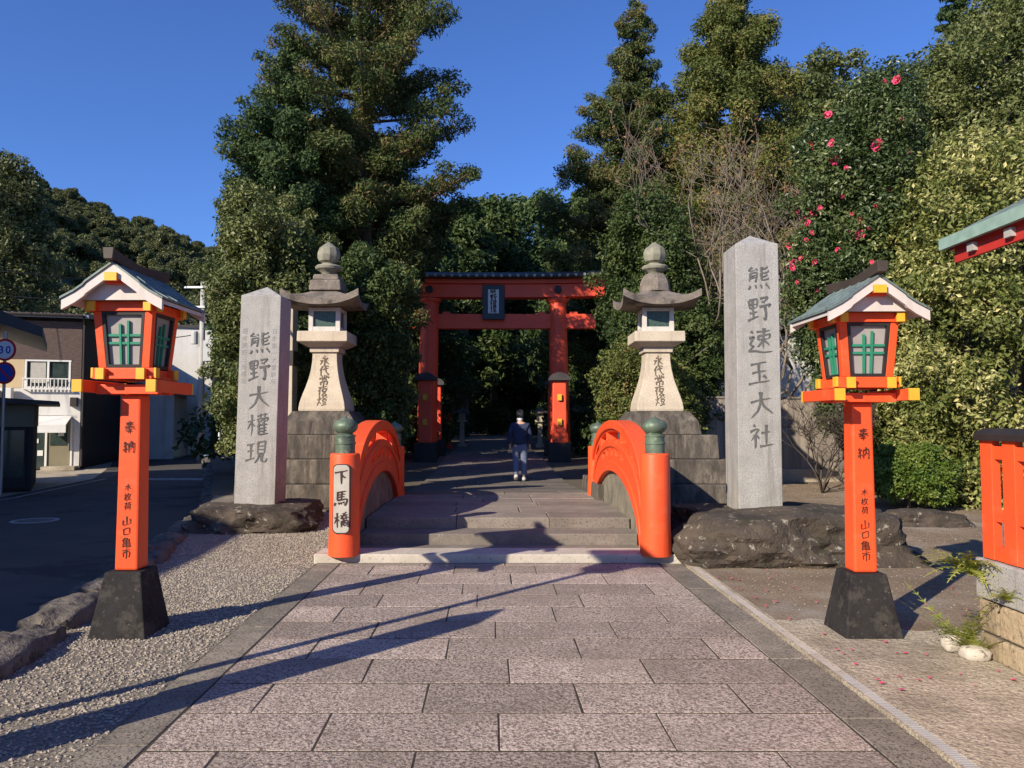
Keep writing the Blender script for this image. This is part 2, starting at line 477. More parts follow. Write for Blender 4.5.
v = []
ring = []
for i in range(40):
    t = i / 39
    x = 2.3 + 1.6 * t
    ring.append((x, 6.25 - 0.42 * t + 0.07 * sin(9 * t) + 0.05 * sin(23 * t)))
poly = [(PC(0) + PATH_HW + BW + 0.135, -6), (3.9, -6)] + ring[::-1] + [(PC(6.3) + PATH_HW + BW + 0.135, 6.27)]
me = bpy.data.meshes.new('concrete_apron')
me.from_pydata([(x, y, 0.006) for x, y in poly], [], [tuple(range(len(poly)))])
tag(link_mesh('concrete_apron', me, M['concrete']), kind='structure')

# ------------------------------------------------------------------ paving of separate slabs
def face_tone(me, tones):
    a = me.attributes.new('tone', 'FLOAT', 'FACE')
    a.data.foreach_set('value', np.asarray(tones, dtype=np.float32))


def slabs(name, items, m, bevel=0.0045):
    """items: (corner quad [4 xy], ztop, thickness, tone)"""
    mb = MB()
    tones = []
    for q, z, th, tn in items:
        cx = sum(p[0] for p in q) / 4
        cy = sum(p[1] for p in q) / 4
        b = bevel
        ins = []
        for p in q:
            dx, dy = cx - p[0], cy - p[1]
            ins.append((p[0] + b * (1 if dx > 0 else -1), p[1] + b * (1 if dy > 0 else -1)))
        zt = z if hasattr(z, '__len__') else [z] * 4
        mb.loft([[(p[0], p[1], zz - th) for p, zz in zip(q, zt)], [(p[0], p[1], zz - b) for p, zz in zip(q, zt)], [(p[0], p[1], zz) for p, zz in zip(ins, zt)]])
        tones += [tn] * 10
    me = bpy.data.meshes.new(name)
    me.from_pydata(mb.v, [], mb.f)
    face_tone(me, tones)
    o = link_mesh(name, me, m)
    o['kind'] = 'structure'
    return o


items = []
y = -3.0 + 0.06
rr = random.Random(21)
k = 0
while y < 8.68:
    d = 0.478 + rr.uniform(-0.015, 0.015)
    y1 = min(y + d, 8.69)
    x = -PATH_HW
    first = True
    while x < PATH_HW - 0.05:
        wd = 0.90 * rr.uniform(0.95, 1.06)
        if first:
            wd = (0.42 if k % 2 else 0.80) * rr.uniform(0.8, 1.2)
            first = False
        x1 = x + wd
        if PATH_HW - x1 < 0.28:
            x1 = PATH_HW
        g = 0.005
        j = lambda: rr.uniform(-0.003, 0.003)
        z0 = rr.uniform(0.0112, 0.0130)
        tl = rr.uniform(-0.0006, 0.0006)
        q = [(PC(y) + x + g + j(), y + g + .003 + j()), (PC(y) + x1 - g + j(), y + g + .003 + j()), (PC(y1) + x1 - g + j(), y1 - g - .003 + j()), (PC(y1) + x + g + j(), y1 - g - .003 + j())]
        items.append((q, [z0, z0 + tl, z0 + tl, z0], 0.05, rr.random()))
        x = x1
    y = y1
    k += 1
slabs('paved_path', items, M['paver'], 0.003)
items = []
for sgn in (-1, 1):
    y = -3.0
    while y < 8.68:
        y1 = min(y + rr.uniform(0.8, 1.3), 8.69)
        a = PATH_HW + 0.008
        b = PATH_HW + BW - 0.004
        xs = sorted([sgn * a, sgn * b])
        g = 0.004
        z0 = 0.010 + rr.uniform(0, 0.004)
        items.append(([(PC(y) + xs[0], y + g), (PC(y) + xs[1], y + g), (PC(y1) + xs[1], y1 - g), (PC(y1) + xs[0], y1 - g)], z0, 0.06, rr.random()))
        y = y1
slabs('path_border', items, M['border'])
strip('path_joint_bed', [-3, 0, 3, 6, 8.72], lambda y: PC(y) - PATH_HW - BW, lambda y: PC(y) + PATH_HW + 0.012, lambda y: 0.0092, M['joint'])
# drain channel along the right border
t = thing('drain_channel', 'narrow pale metal drain grate running along the right edge of the paving', 'drain', (0, 0, 0))
mb, mc = MB(), MB()
y = -2.0
DX = PATH_HW + BW + 0.02
for a_, b_ in ((DX, DX + 0.018), (DX + 0.085, DX + 0.12)):
    pts = []
    mc.add([(PC(-2) + a_, -2, -.03), (PC(-2) + b_, -2, -.03), (PC(8.7) + b_, 8.7, -.03), (PC(8.7) + a_, 8.7, -.03),
            (PC(-2) + a_, -2, .016), (PC(-2) + b_, -2, .016), (PC(8.7) + b_, 8.7, .016), (PC(8.7) + a_, 8.7, .016)],
           [(3, 2, 1, 0), (4, 5, 6, 7), (0, 1, 5, 4), (1, 2, 6, 5), (2, 3, 7, 6), (3, 0, 4, 7)])
while y < 4.9:
    mb.box((PC(y) + DX + 0.052, y, 0.008), (0.066, 0.014, 0.012))
    y += 0.024
mb.build('grate', M['drain'], t)
mc.build('channel_edge', M['concrete'], t)
mb = MB()
mb.add([(PC(4.9) + DX + .018, 4.9, .012), (PC(4.9) + DX + .085, 4.9, .012), (PC(8.7) + DX + .085, 8.7, .012), (PC(8.7) + DX + .018, 8.7, .012)], [(0, 1, 2, 3)])
mb.build('cover_plate', M['slab'], t)

# loose gravel stones
def pebbles(name, n, fx, fy0, fy1, m, smin, smax, seed):
    rng = np.random.default_rng(seed)
    base = np.array([(1, 0, 0), (-1, 0, 0), (0, 1, 0), (0, -1, 0), (0, 0, 1), (0, 0, -1)], float)
    fb = np.array([(0, 2, 4), (2, 1, 4), (1, 3, 4), (3, 0, 4), (2, 0, 5), (1, 2, 5), (3, 1, 5), (0, 3, 5)])
    u = rng.random(n) ** 0.7
    Y = fy0 + (fy1 - fy0) * u
    X = np.array([fx(yy, rng.random()) for yy in Y])
    Z = np.array([gz(yy) for yy in Y])
    s_ = rng.uniform(smin, smax, n)
    V = base[None] * rng.uniform(0.6, 1.3, (n, 6, 1)) * s_[:, None, None]
    V[:, :, 2] *= 0.6
    a = rng.random(n) * 6.28
    c, s2 = np.cos(a)[:, None], np.sin(a)[:, None]
    x2 = V[:, :, 0] * c - V[:, :, 1] * s2
    y2 = V[:, :, 0] * s2 + V[:, :, 1] * c
    V = np.stack([x2 + X[:, None], y2 + Y[:, None], V[:, :, 2] + (Z + s_ * 0.25)[:, None]], -1).reshape(-1, 3)
    F = (fb[None] + (np.arange(n) * 6)[:, None, None]).reshape(-1, 3)
    me = bpy.data.meshes.new(name)
    me.from_pydata(V, [], F)
    face_tone(me, np.repeat(rng.random(n), 8))
    return link_mesh(name, me, m)


M['pebble'] = mat('pebble_stone', (0.40, 0.35, 0.28), (0.27, 0.235, 0.19), 8, 0.9, tone=True, coord='World')
o = pebbles('loose_gravel', 26000, lambda y, r: xk(y) + 0.1 + (PC(y) - PATH_HW - BW - xk(y) - 0.12) * r, 3.4, 13.0, M['pebble'], 0.006, 0.016, 3)
tag(o, 'loose pale grey gravel stones left of the paved path', 'gravel', kind='stuff')
M['pebble2'] = mat('brown_pebble_stone', (0.30, 0.25, 0.20), (0.20, 0.165, 0.13), 8, 0.9, tone=True, coord='World')
o = pebbles('loose_grit', 9000, lambda y, r: 2.3 + 6.5 * r * min(1, y / 9), 6.2, 17.5, M['pebble2'], 0.005, 0.015, 4)
tag(o, 'brownish loose grit on the dirt yard right of the path', 'grit', kind='stuff')


def petals(n):
    mb = MB()
    for i in range(n):
        y = R.uniform(4.6, 9.5)
        x = PC(y) + 2.1 + abs(R.gauss(0, 1.2))
        if x > 3.2 and y < 5.6:
            continue
        a, s = R.random() * 6.28, R.uniform(.009, .018)
        c = Vector((x, y, gz(y) + 0.02))
        mb.add([c + Vector((cos(a + k * 1.2566) * s * (1.4 if k == 0 else 1), sin(a + k * 1.2566) * s, 0.004 * (k % 2))) for k in range(5)], [(0, 1, 2, 3, 4)])
    return mb


tag(petals(90).build('fallen_petals', M['petal']), 'scattered fallen pink petals on the bare ground at the right', 'petals', kind='stuff')

# kerb of rough stones along the road
def rough_blob(c, size, seed, sub=2, amp=0.18, flat=None, freq=1.6):
    bm = bmesh.new()
    bmesh.ops.create_icosphere(bm, subdivisions=sub, radius=1.0)
    off = Vector((seed * 3.7, seed * 1.3, seed * 0.7))
    for v_ in bm.verts:
        p = v_.co.copy()
        # push towards a box
        mx = max(abs(p.x), abs(p.y), abs(p.z))
        q = p.lerp(p / mx, 0.45)
        q *= 1 + amp * mnoise.fractal(p * freq + off, 0.9, 2.1, 6) + amp * .35 * (mnoise.ridged_multi_fractal(p * freq * 1.7 + off, 1.0, 2.1, 4, 1.0, 2.0) - 1.0)
        v_.co = Vector((q.x * size[0], q.y * size[1], q.z * size[2])) + Vector(c)
    vs_ = [v_.co.copy() for v_ in bm.verts]
    fs = [tuple(v_.index for v_ in f.verts) for f in bm.faces]
    bm.free()
    return vs_, fs


mb = MB()
y = -6.0
i = 0
while y < 34:
    ln = R.uniform(0.7, 1.3)
    yc = y + ln / 2
    a = math.atan2(xk(yc + .3) - xk(yc - .3), .6)
    h = 0.23 if yc < 12 else 0.17
    vs_, fs = rough_blob((0, 0, 0), ((0.24 if yc < 8 else .2) + R.uniform(0, .05), ln / 2 * 1.02, h), i, 4, 0.20)
    rot = Matrix.Rotation(-a, 3, 'Z')
    mb.add([rot @ Vector(q) + Vector((xk(yc), yc, -0.10)) for q in vs_], fs)
    y += ln
    i += 1
tag(mb.build('kerb', M['kerb'], smooth=50), kind='structure')

# manhole cover in the road
t = thing('manhole_cover', 'round iron manhole cover set in the shaded asphalt road', 'manhole', (-8.55, 13.9, ROAD_Z + 0.004))
MB().lathe([(0.30, 0), (0.30, 0.006), (0.26, 0.008)]).build('lid', mat('iron', (0.10, 0.10, 0.10), (0.07, 0.07, 0.07), 20, 0.6), t)
mb = MB()
mb.loft([[(r * cos(2 * pi * i / 32), r * sin(2 * pi * i / 32), z) for i in range(32)] for r, z in ((.39, 0), (.39, .008), (.315, .008), (.315, 0))], cap=False)
mb.build('rim', mat('pale_rim', (0.40, 0.40, 0.39), (0.3, 0.3, 0.3), 9, 0.8), t)

# ------------------------------------------------------------------ lettering
_tc = {}
BRUSH = {
    '熊': ['22,95 10,80 34,82', '34,90 42,78', '14,70 12,42', '14,70 40,72 40,40 34,42', '16,61 37,62', '15,52 37,53', '82,92 58,84', '58,95 58,74 82,74 85,80', '82,64 58,57', '58,68 58,46 84,46 88,53', '16,26 8,10', '36,26 38,12', '56,27 61,13', '76,28 92,10'],
    '野': ['10,90 12,58', '10,90 42,92 40,58', '13,75 40,76', '13,60 40,61', '26,90 26,16', '12,42 42,45', '4,14 46,26', '56,92 84,93 70,78', '62,80 74,72', '52,62 94,66 86,54', '74,64 74,10 64,18'],
    '速': ['38,84 90,87', '44,70 42,54', '44,70 86,72 82,55', '44,56 82,57', '64,97 63,22', '62,52 40,28', '66,52 88,32', '14,90 24,80', '8,64 26,66 14,44 26,34 8,18', '8,18 34,16 66,8 98,12'],
    '玉': ['18,84 84,87', '22,52 78,55', '50,85 50,14', '8,12 94,16', '66,40 80,26'],
    '大': ['10,62 92,68', '52,96 48,60 32,28 8,6', '52,60 68,32 96,8'],
    '社': ['22,96 32,86', '8,72 42,76 10,36', '28,58 27,4', '32,52 44,42', '54,60 90,63', '72,90 71,14', '46,12 98,15'],
    '權': ['4,68 40,72', '22,96 22,4', '21,66 4,34', '24,58 38,44', '46,88 96,91', '60,97 60,80', '80,98 79,80', '50,74 52,62', '50,74 68,75 66,62', '52,63 66,63', '76,75 78,63', '76,75 94,76 92,63', '78,64 92,64', '58,58 46,40', '54,48 54,6', '76,60 76,10', '56,48 94,50', '56,36 90,37', '56,24 90,25', '54,9 98,10'],
    '現': ['6,84 40,87', '8,54 38,57', '22,85 22,22', '3,16 42,28', '54,92 54,40', '54,92 86,93 85,40', '56,76 84,76', '56,60 84,60', '55,44 84,44', '64,40 56,20 40,6', '74,40 74,10 90,7 98,22'],
    '下': ['6,82 94,86', '48,84 47,6', '54,60 76,46'],
    '馬': ['26,92 24,40', '26,90 82,92', '52,90 52,42', '27,75 76,76', '27,59 76,60', '24,42 86,46 80,8 68,14', '16,28 8,10', '34,27 37,14', '50,28 54,16', '64,30 70,18'],
    '橋': ['4,68 40,72', '22,96 22,4', '21,66 4,34', '24,58 38,44', '84,95 56,86', '46,76 96,79', '72,86 44,56', '72,76 96,58', '60,60 61,48', '60,60 82,61 80,48', '61,49 80,49', '50,40 50,4', '50,40 92,42 91,6 84,10', '62,30 63,14', '62,30 80,31 79,14', '63,15 79,15'],
    '奉': ['16,84 84,87', '22,70 78,73', '8,55 94,59', '50,97 46,58 8,30', '54,58 94,32', '32,36 68,38', '26,22 74,24', '50,46 50,2'],
    '納': ['24,96 10,78 26,74', '36,84 10,56 36,60', '24,58 24,8', '12,42 6,24', '34,42 40,28', '50,74 50,6', '50,74 92,77 91,8 82,14', '72,95 68,56 54,32', '72,58 86,40'],
    '永': ['44,96 56,86', '30,74 52,76 52,6 42,12', '12,54 38,56 10,18', '80,74 56,54', '56,54 94,14'],
    '代': ['32,96 6,52', '20,72 20,4', '36,62 90,70', '58,96 66,40 92,6 96,20', '76,92 88,82'],
    '常': ['50,98 50,80', '28,94 34,84', '74,95 64,84', '12,76 10,62', '12,74 90,77 84,64', '34,64 35,48', '34,64 68,65 66,48', '35,50 66,50', '22,38 22,12', '22,38 80,40 78,12 70,16', '50,48 50,0'],
    '夜': ['50,98 52,86', '8,80 94,84', '32,78 8,44', '22,58 22,4', '60,76 40,42', '58,62 86,62 70,30 38,4', '56,48 66,40', '52,42 72,18 96,4'],
    '燈': ['10,66 16,54', '40,70 32,56', '25,92 24,46 6,6', '26,40 40,20', '50,92 66,90 44,64', '52,76 60,70', '92,94 78,84', '72,94 98,64', '58,66 86,67', '56,52 57,34', '56,52 86,53 84,34', '57,36 84,36', '62,28 66,16', '82,30 76,16', '46,8 98,11'],
    '山': ['50,92 50,20', '16,60 14,18 86,22', '86,64 85,16'],
    '口': ['22,76 24,22', '22,76 78,79 75,22', '24,26 75,28'],
    '市': ['50,98 51,86', '10,78 92,82', '24,60 24,18', '24,60 78,62 77,20 68,24', '51,80 50,0'],
    '木': ['10,68 90,73', '50,96 50,4', '48,68 10,26', '54,66 92,28'],
}


def brush_glyph(ch, wd):
    """brush strokes: tapering ribbons along smooth centre lines"""
    vs_, fs = [], []
    rn = random.Random(ord(ch))
    n_st = len(BRUSH[ch])
    w0 = wd * (1.15 if n_st < 9 else (1.0 if n_st < 13 else .80))
    for si, st_ in enumerate(BRUSH[ch]):
        pts = [Vector((float(a.split(',')[0]) / 100 - .5 + rn.uniform(-.012, .012), float(a.split(',')[1]) / 100 - .5 + rn.uniform(-.012, .012))) for a in st_.split()]
        P_ = [pts[0] * 2 - pts[1]] + pts + [pts[-1] * 2 - pts[-2]]
        line = []
        for i in range(1, len(P_) - 2):
            p0, p1, p2, p3 = P_[i - 1:i + 3]
            # corners stay fairly tight
            m1, m2 = (p2 - p0) * .28, (p3 - p1) * .28
            for k in range(6):
                t_ = k / 6
                line.append((2 * t_ ** 3 - 3 * t_ ** 2 + 1) * p1 + (t_ ** 3 - 2 * t_ ** 2 + t_) * m1 + (-2 * t_ ** 3 + 3 * t_ ** 2) * p2 + (t_ ** 3 - t_ ** 2) * m2)
        line.append(pts[-1])
        n_ = len(line)
        z = .02 + si * .004
        b0 = len(vs_)
        bow = rn.uniform(-.012, .02)
        for i, q in enumerate(line):
            u = i / (n_ - 1)
            d = line[min(i + 1, n_ - 1)] - line[max(i - 1, 0)]
            d.normalize()
            nrm = Vector((-d.y, d.x))
            vert = abs(d.y)
            w_ = w0 * (.72 + .42 * vert) * (1.25 - .55 * u + .35 * math.exp(-((u - .03) / .10) ** 2) - .75 * max(0, (u - .82) / .18) ** 1.5)
            q = q + nrm * bow * sin(pi * u)
            vs_ += [Vector((q.x + nrm.x * w_, q.y + nrm.y * w_, z)), Vector((q.x - nrm.x * w_, q.y - nrm.y * w_, z))]
        for i in range(n_ - 1):
            a = b0 + 2 * i
            fs.append((a, a + 1, a + 3, a + 2))
    return vs_, fs


def glyph(ch, bold=0.0):
    if ch in BRUSH and bold >= 0:
        return brush_glyph(ch, 0.034 + bold)
    key = (ch, bold)
    if key not in _tc:
        cu = bpy.data.curves.new('glyph', 'FONT')
        cu.body = ch
        cu.size = 1.0
        cu.align_x, cu.align_y = 'CENTER', 'CENTER'
        cu.extrude = 0.02
        cu.offset = bold
        cu.resolution_u = 2
        ob = bpy.data.objects.new('glyph', cu)
        COL.objects.link(ob)
        dg = bpy.context.evaluated_depsgraph_get()
        me = bpy.data.meshes.new_from_object(ob.evaluated_get(dg))
        vs_ = [v_.co.copy() for v_ in me.vertices]
        fs = [tuple(p.vertices) for p in me.polygons]
        if vs_:
            cx = (min(p.x for p in vs_) + max(p.x for p in vs_)) / 2
            cy = (min(p.y for p in vs_) + max(p.y for p in vs_)) / 2
            vs_ = [Vector((p.x - cx, p.y - cy, p.z)) for p in vs_]
        bpy.data.objects.remove(ob)
        bpy.data.curves.remove(cu)
        bpy.data.meshes.remove(me)
        _tc[key] = (vs_, fs)
    return _tc[key]


def inscription(chars, parent, m, size, x, y, ztop, step, jitter=0.06, shear=0.12, thick=0.004, bold=0.0, xs=None, sizes=None, name='inscription', lean=0.0):
    """vertical writing on a face that looks towards -Y"""
    mb = MB()
    rn = random.Random(len(chars) * 7 + int(size * 1000))
    z = ztop
    for i, ch in enumerate(chars):
        if ch == ' ':
            z -= step
            continue
        vs_, fs = glyph(ch, bold)
        s_ = (sizes[i] if sizes else 1.0) * size * rn.uniform(0.95, 1.06)
        a = rn.uniform(-jitter, jitter)
        dx = rn.uniform(-0.03, 0.03) * size
        pts = []
        for p in vs_:
            px_, pz_ = p.x * 0.95, p.y + shear * p.x
            # brush-like wobble
            px_ += 0.025 * mnoise.noise(Vector((p.x * 3 + i * 9, p.y * 3, 0)))
            pz_ += 0.03 * mnoise.noise(Vector((p.x * 3, p.y * 3 + i * 5, 7)))
            qx, qz = px_ * cos(a) - pz_ * sin(a), px_ * sin(a) + pz_ * cos(a)
            pts.append((x + dx + lean * (z + qz * s_ - ztop) + qx * s_, y - (0.5 + p.z / 0.04) * thick, z + qz * s_))
        mb.add(pts, fs)
        z -= step * (sizes[i] if sizes else 1.0)
    me = bpy.data.meshes.new(name)
    me.from_pydata(mb.v, [], mb.f)
    return link_mesh(name, me, m, parent)


# ------------------------------------------------------------------ foliage
def leaves(pts, nrm, size, aspect, rng, tilt=0.9, sizevar=0.35, droop=0.0):
    n = len(pts)
    nv = nrm + rng.normal(0, tilt, (n, 3))
    nv /= np.linalg.norm(nv, axis=1, keepdims=True) + 1e-9
    r = rng.normal(0, 1, (n, 3))
    r[:, 2] -= droop
    u = r - nv * np.sum(r * nv, axis=1, keepdims=True)
    u /= np.linalg.norm(u, axis=1, keepdims=True) + 1e-9
    v_ = np.cross(nv, u)
    s_ = size * (1 + rng.uniform(-sizevar, sizevar, (n, 1)))
    a = pts - u * s_ * 0.5
    c = pts + u * s_ * 0.5
    mid = pts - u * s_ * 0.05
    b = mid + v_ * s_ * aspect * 0.5 + nv * s_ * 0.08
    d = mid - v_ * s_ * aspect * 0.5 + nv * s_ * 0.08
    V = np.stack([a, b, c, d], 1).reshape(-1, 3)
    F = np.arange(n * 4).reshape(n, 4)
    return V, F


def leaf_object(name, pts, nrm, tones, m, parent, size, aspect=0.5, rng=None, tilt=0.9, droop=0.0):
    V, F = leaves(np.asarray(pts), np.asarray(nrm), size, aspect, rng, tilt, 0.35, droop)
    me = bpy.data.meshes.new(name)
    me.from_pydata(V, [], F)
    face_tone(me, np.clip(tones, 0, 1))
    return link_mesh(name, me, m, parent)


def clump_points(centers, radii, counts, rng, flat=0.75, shell=0.55):
    P, N, T = [], [], []
    for c, r, k in zip(centers, radii, counts):
        d = rng.normal(0, 1, (k, 3))
        d /= np.linalg.norm(d, axis=1, keepdims=True)
        rad = (shell + (1 - shell) * rng.random((k, 1)) ** 0.7) * r
        lump = 1 + 0.25 * np.sin(d[:, :1] * 5 + c[0]) * np.sin(d[:, 1:2] * 6 + c[1] * 3)
        q = d * rad * lump * np.array([1, 1, flat])
        P.append(c + q)
        N.append(d * 0.8 + np.array([0, 0, 0.6]))
        T.append(np.clip(rng.normal(0.5 + rng.uniform(-0.36, 0.36), 0.2, k), 0, 1))
    return np.concatenate(P), np.concatenate(N), np.concatenate(T)


def trunk_mesh(mb, base, top, r0, r1, rng, bend=0.15, seg=9, n=8):
    base, top = np.asarray(base, float), np.asarray(top, float)
    pts, rad = [], []
    ph = rng.random(2) * 6.28
    for i in range(n + 1):
        t_ = i / n
        p = base * (1 - t_) + top * t_
        p = p + np.array([sin(t_ * 4 + ph[0]), cos(t_ * 3.3 + ph[1]), 0]) * bend * t_ * (1 - t_ * 0.3)
        pts.append(p)
        rad.append((r0 * (1 - t_) + r1 * t_) * (1.35 if i == 0 else 1))
    mb.tube([tuple(p) for p in pts], rad, seg)
    return pts


def make_tree(name, label, cat, rows, D, m, leaf, n_leaves, clump=0.8, trunk_r=0.25, trunk_px=None, depth=1.0, aspect=0.5,
              seed=1, shell=0.5, bark='bark', group=None, flat=0.75, fill=0.45, droop=0.0, tilt=0.9, limbs=26, crown_name='crown', gap=1.0, rag=0.16):
    """rows: (pixel y, left x, right x) of the crown's outline at distance D; the crown is built round that axis"""
    rng = np.random.default_rng(seed)
    rows = sorted(rows)
    lv = []
    for py, x0, x1 in rows:
        a, b = at(x0, py, D), at(x1, py, D)
        lv.append(((a.z + b.z) / 2, (a.x + b.x) / 2, (b.x - a.x) / 2))
    lv.sort()
    zs = [q[0] for q in lv]
    zc = [q[1] for q in lv]
    zr = [q[2] for q in lv]
    z0, z1 = zs[0], zs[-1]
    bx = at(trunk_px, 430, D).x if trunk_px else zc[0]
    gz0 = gz(D)
    root = thing(name, label, cat, (bx, D, gz0), 0, group)
    off = np.array([bx, D, gz0])
    # clumps
    C, Rr = [], []
    z = z0
    area = 0
    while z < z1:
        cx, rw = np.interp(z, zs, zc), np.interp(z, zs, zr)
        k = max(1, int(rw * rw * 1.9 / (clump * clump) + 1.0))
        for _ in range(k):
            ang = rng.random() * 6.28
            rc = min(clump, max(0.25, rw * 0.75)) * rng.uniform(0.5, 1.2)
            rho = max(0, rw - rc * 0.72) * (fill + (1 - fill) * rng.random() ** 0.5)
            if rng.random() < rag:
                rc *= 0.55
                rho = rw * rng.uniform(0.92, 1.12)
            C.append((cx + rho * cos(ang), D + rho * sin(ang) * depth, z + rng.uniform(-0.3, 0.3) * clump))
            Rr.append(rc)
        z += clump * 0.62 * gap
    C = np.array(C)
    Rr = np.array(Rr)
    wts = Rr ** 2
    counts = np.maximum(6, (n_leaves * wts / wts.sum()).astype(int))
    P, N, T = clump_points(C, Rr, counts, rng, flat, shell)
    leaf_object(crown_name, P - off, N, T, m, root, leaf, aspect, rng, tilt, droop)
    # trunk and limbs
    mb = MB()
    top = np.array([np.interp(z0 + (z1 - z0) * .9, zs, zc), D, z0 + (z1 - z0) * 0.93])
    tp = trunk_mesh(mb, np.array([bx, D, gz0 - 0.1]) - off, top - off, trunk_r, 0.03, rng, 0.12)
    tz = [p[2] for p in tp]
    sel = rng.permutation(len(C))[:limbs]
    for i in sel:
        c = C[i] - off
        zb = max(tz[0] + 0.6, c[2] - rng.uniform(0.3, 1.2) - 0.25 * np.hypot(c[0], c[1]))
        b = np.array([np.interp(zb, tz, [p[0] for p in tp]), np.interp(zb, tz, [p[1] for p in tp]), zb])
        mid = (b + c) / 2 + np.array([0, 0, 0.12 * np.linalg.norm(c - b)])
        r_ = max(0.018, trunk_r * 0.26)
        mb.tube([tuple(b), tuple(mid), tuple(c)], [r_, r_ * 0.7, r_ * 0.25], 6)
    mb.build('trunk', M[bark], root, smooth=180)
    return root


def make_conifer(name, label, cat, rows, D, m, leaf, n_leaves, clump=0.5, trunk_r=0.3, trunk_px=None, aspect=0.35, seed=1, tier=0.6, per=5, flat=0.55, group=None, droop=0.25):
    """branches leave the trunk tier by tier; sprays of foliage sit along the outer part of each branch"""
    rng = np.random.default_rng(seed)
    lv = []
    for py, x0, x1 in rows:
        a, b = at(x0, py, D), at(x1, py, D)
        lv.append(((a.z + b.z) / 2, (a.x + b.x) / 2, (b.x - a.x) / 2))
    lv.sort()
    zs, zc, zr = [q[0] for q in lv], [q[1] for q in lv], [q[2] for q in lv]
    z0, z1 = zs[0], zs[-1]
    bx = at(trunk_px, 430, D).x if trunk_px else zc[0]
    g0_ = gz(D)
    root = thing(name, label, cat, (bx, D, g0_), 0, group)
    off = np.array([bx, D, g0_])
    mb = MB()
    top = np.array([np.interp(z1 - .2, zs, zc), D, z1 - .15])
    tp = trunk_mesh(mb, np.array([bx, D, g0_ - 0.1]) - off, top - off, trunk_r, 0.025, rng, 0.10)
    tz = [p[2] for p in tp]
    C, Rr = [], []
    z = z0
    ang = rng.random() * 6.28
    while z < z1:
        rw = np.interp(z, zs, zr)
        k = per if rw > 1.2 else max(3, per - 2)
        for _ in range(k):
            ang += 2.4 + rng.uniform(-.5, .5)
            zz = z + rng.uniform(-.5, .5) * tier
            rw_ = np.interp(zz, zs, zr)
            L = rw_ * rng.choice([0.62, 0.8, 0.92, 1.0, 1.08], p=[.12, .22, .32, .24, .10])
            ctr = np.interp(zz, zs, zc)
            ti = np.array([ctr + L * cos(ang), D + L * sin(ang), zz])
            zb = max(tz[0] + .5 + g0_, zz - rng.uniform(.15, .45) * L)
            b = np.array([np.interp(zb - g0_, tz, [p[0] for p in tp]) + off[0], np.interp(zb - g0_, tz, [p[1] for p in tp]) + off[1], zb])
            mid = (b * .45 + ti * .55) + np.array([0, 0, -.10 * L])
            r_ = max(.012, min(.06, .018 * L + .01))
            mb.tube([tuple(b - off), tuple(mid - off), tuple(ti - off)], [r_, r_ * .7, r_ * .25], 5)
            for fr in ((.30, .55, .78, 1.0) if L > .9 else (.5, 1.0)):
                if fr < .4 and rng.random() < .35:
                    continue
                p = (1 - fr) ** 2 * b + 2 * fr * (1 - fr) * mid + fr * fr * ti
                p = p + rng.normal(0, .13, 3) * clump
                rc = clump * rng.uniform(.6, 1.15) * (1.0 if fr < .95 else .78) * min(1, .45 + .4 * rw_)
                C.append(p)
                Rr.append(rc)
        z += tier * (0.75 if rw < 1 else 1.0)
    C, Rr = np.array(C), np.array(Rr)
    counts = np.maximum(8, (n_leaves * Rr ** 2 / (Rr ** 2).sum()).astype(int))
    P, N, T = clump_points(C, Rr, counts, rng, flat, 0.35)
    leaf_object('crown', P - off, N, T, m, root, leaf, aspect, rng, 0.9, droop)
    mb.build('trunk', M['bark'], root, smooth=180)
    return root


# hill on the left horizon
HR = [(-1.6, 84), (-0.75, 79), (-0.665, 76), (-0.6, 70), (-0.53, 63), (-0.47, 58), (-0.40, 51.5), (-0.30, 43), (-0.1, 32), (0.3, 24), (0.8, 20), (1.6, 18)]


def hill_z(az, r):
    h = interp(HR, az)
    if r < 75:
        t_ = 0
    elif r < 230:
        t_ = (r - 75) / 155
        t_ = t_ ** 0.85
    else:
        t_ = max(0, 1 - (r - 230) / 260)
    return h * t_ * (1 + 0.10 * sin(az * 21 + r * .02) * (1 if r < 229 else 0) * (1 - t_)) - 0.5


azs = np.linspace(-1.6, 1.6, 90)
rsd = [60, 75, 85, 100, 120, 140, 160, 180, 200, 215, 230, 250, 280, 320, 380, 460, 520]
v, f = [], []
for a in azs:
    for r in rsd:
        v.append((a * r, r, hill_z(a, r)))
n = len(rsd)
for i in range(len(azs) - 1):
    for j in range(n - 1):
        f.append((i * n + j, (i + 1) * n + j, (i + 1) * n + j + 1, i * n + j + 1))
me = bpy.data.meshes.new('hill')
me.from_pydata(v, [], f)
tag(link_mesh('hill', me, M['hill'], smooth=180), kind='structure')


def proto_crown(name, clumps, leaf, n_leaves, m, seed, aspect=0.6, flat=0.8):
    rng = np.random.default_rng(seed)
    C = np.array([c[:3] for c in clumps], float)
    Rr = np.array([c[3] for c in clumps], float)
    counts = np.maximum(5, (n_leaves * Rr ** 2 / (Rr ** 2).sum()).astype(int))
    P, N, T = clump_points(C, Rr, counts, rng, flat, 0.55)
    V, F = leaves(P, N, leaf, aspect, rng, 0.8)
    me = bpy.data.meshes.new(name)
    me.from_pydata(V, [], F)
    face_tone(me, T)
    me.materials.append(m)
    return me


def proto_trunk(h, r0, seed, bark, r1=0.05):
    rng = np.random.default_rng(seed)
    mb = MB()
    trunk_mesh(mb, (0, 0, -0.6), (0.1, 0.05, h), r0, r1, rng, 0.25, 7)
    me = mb.mesh('trunk')
    me.materials.append(M[bark])
    me.shade_smooth()
    return me


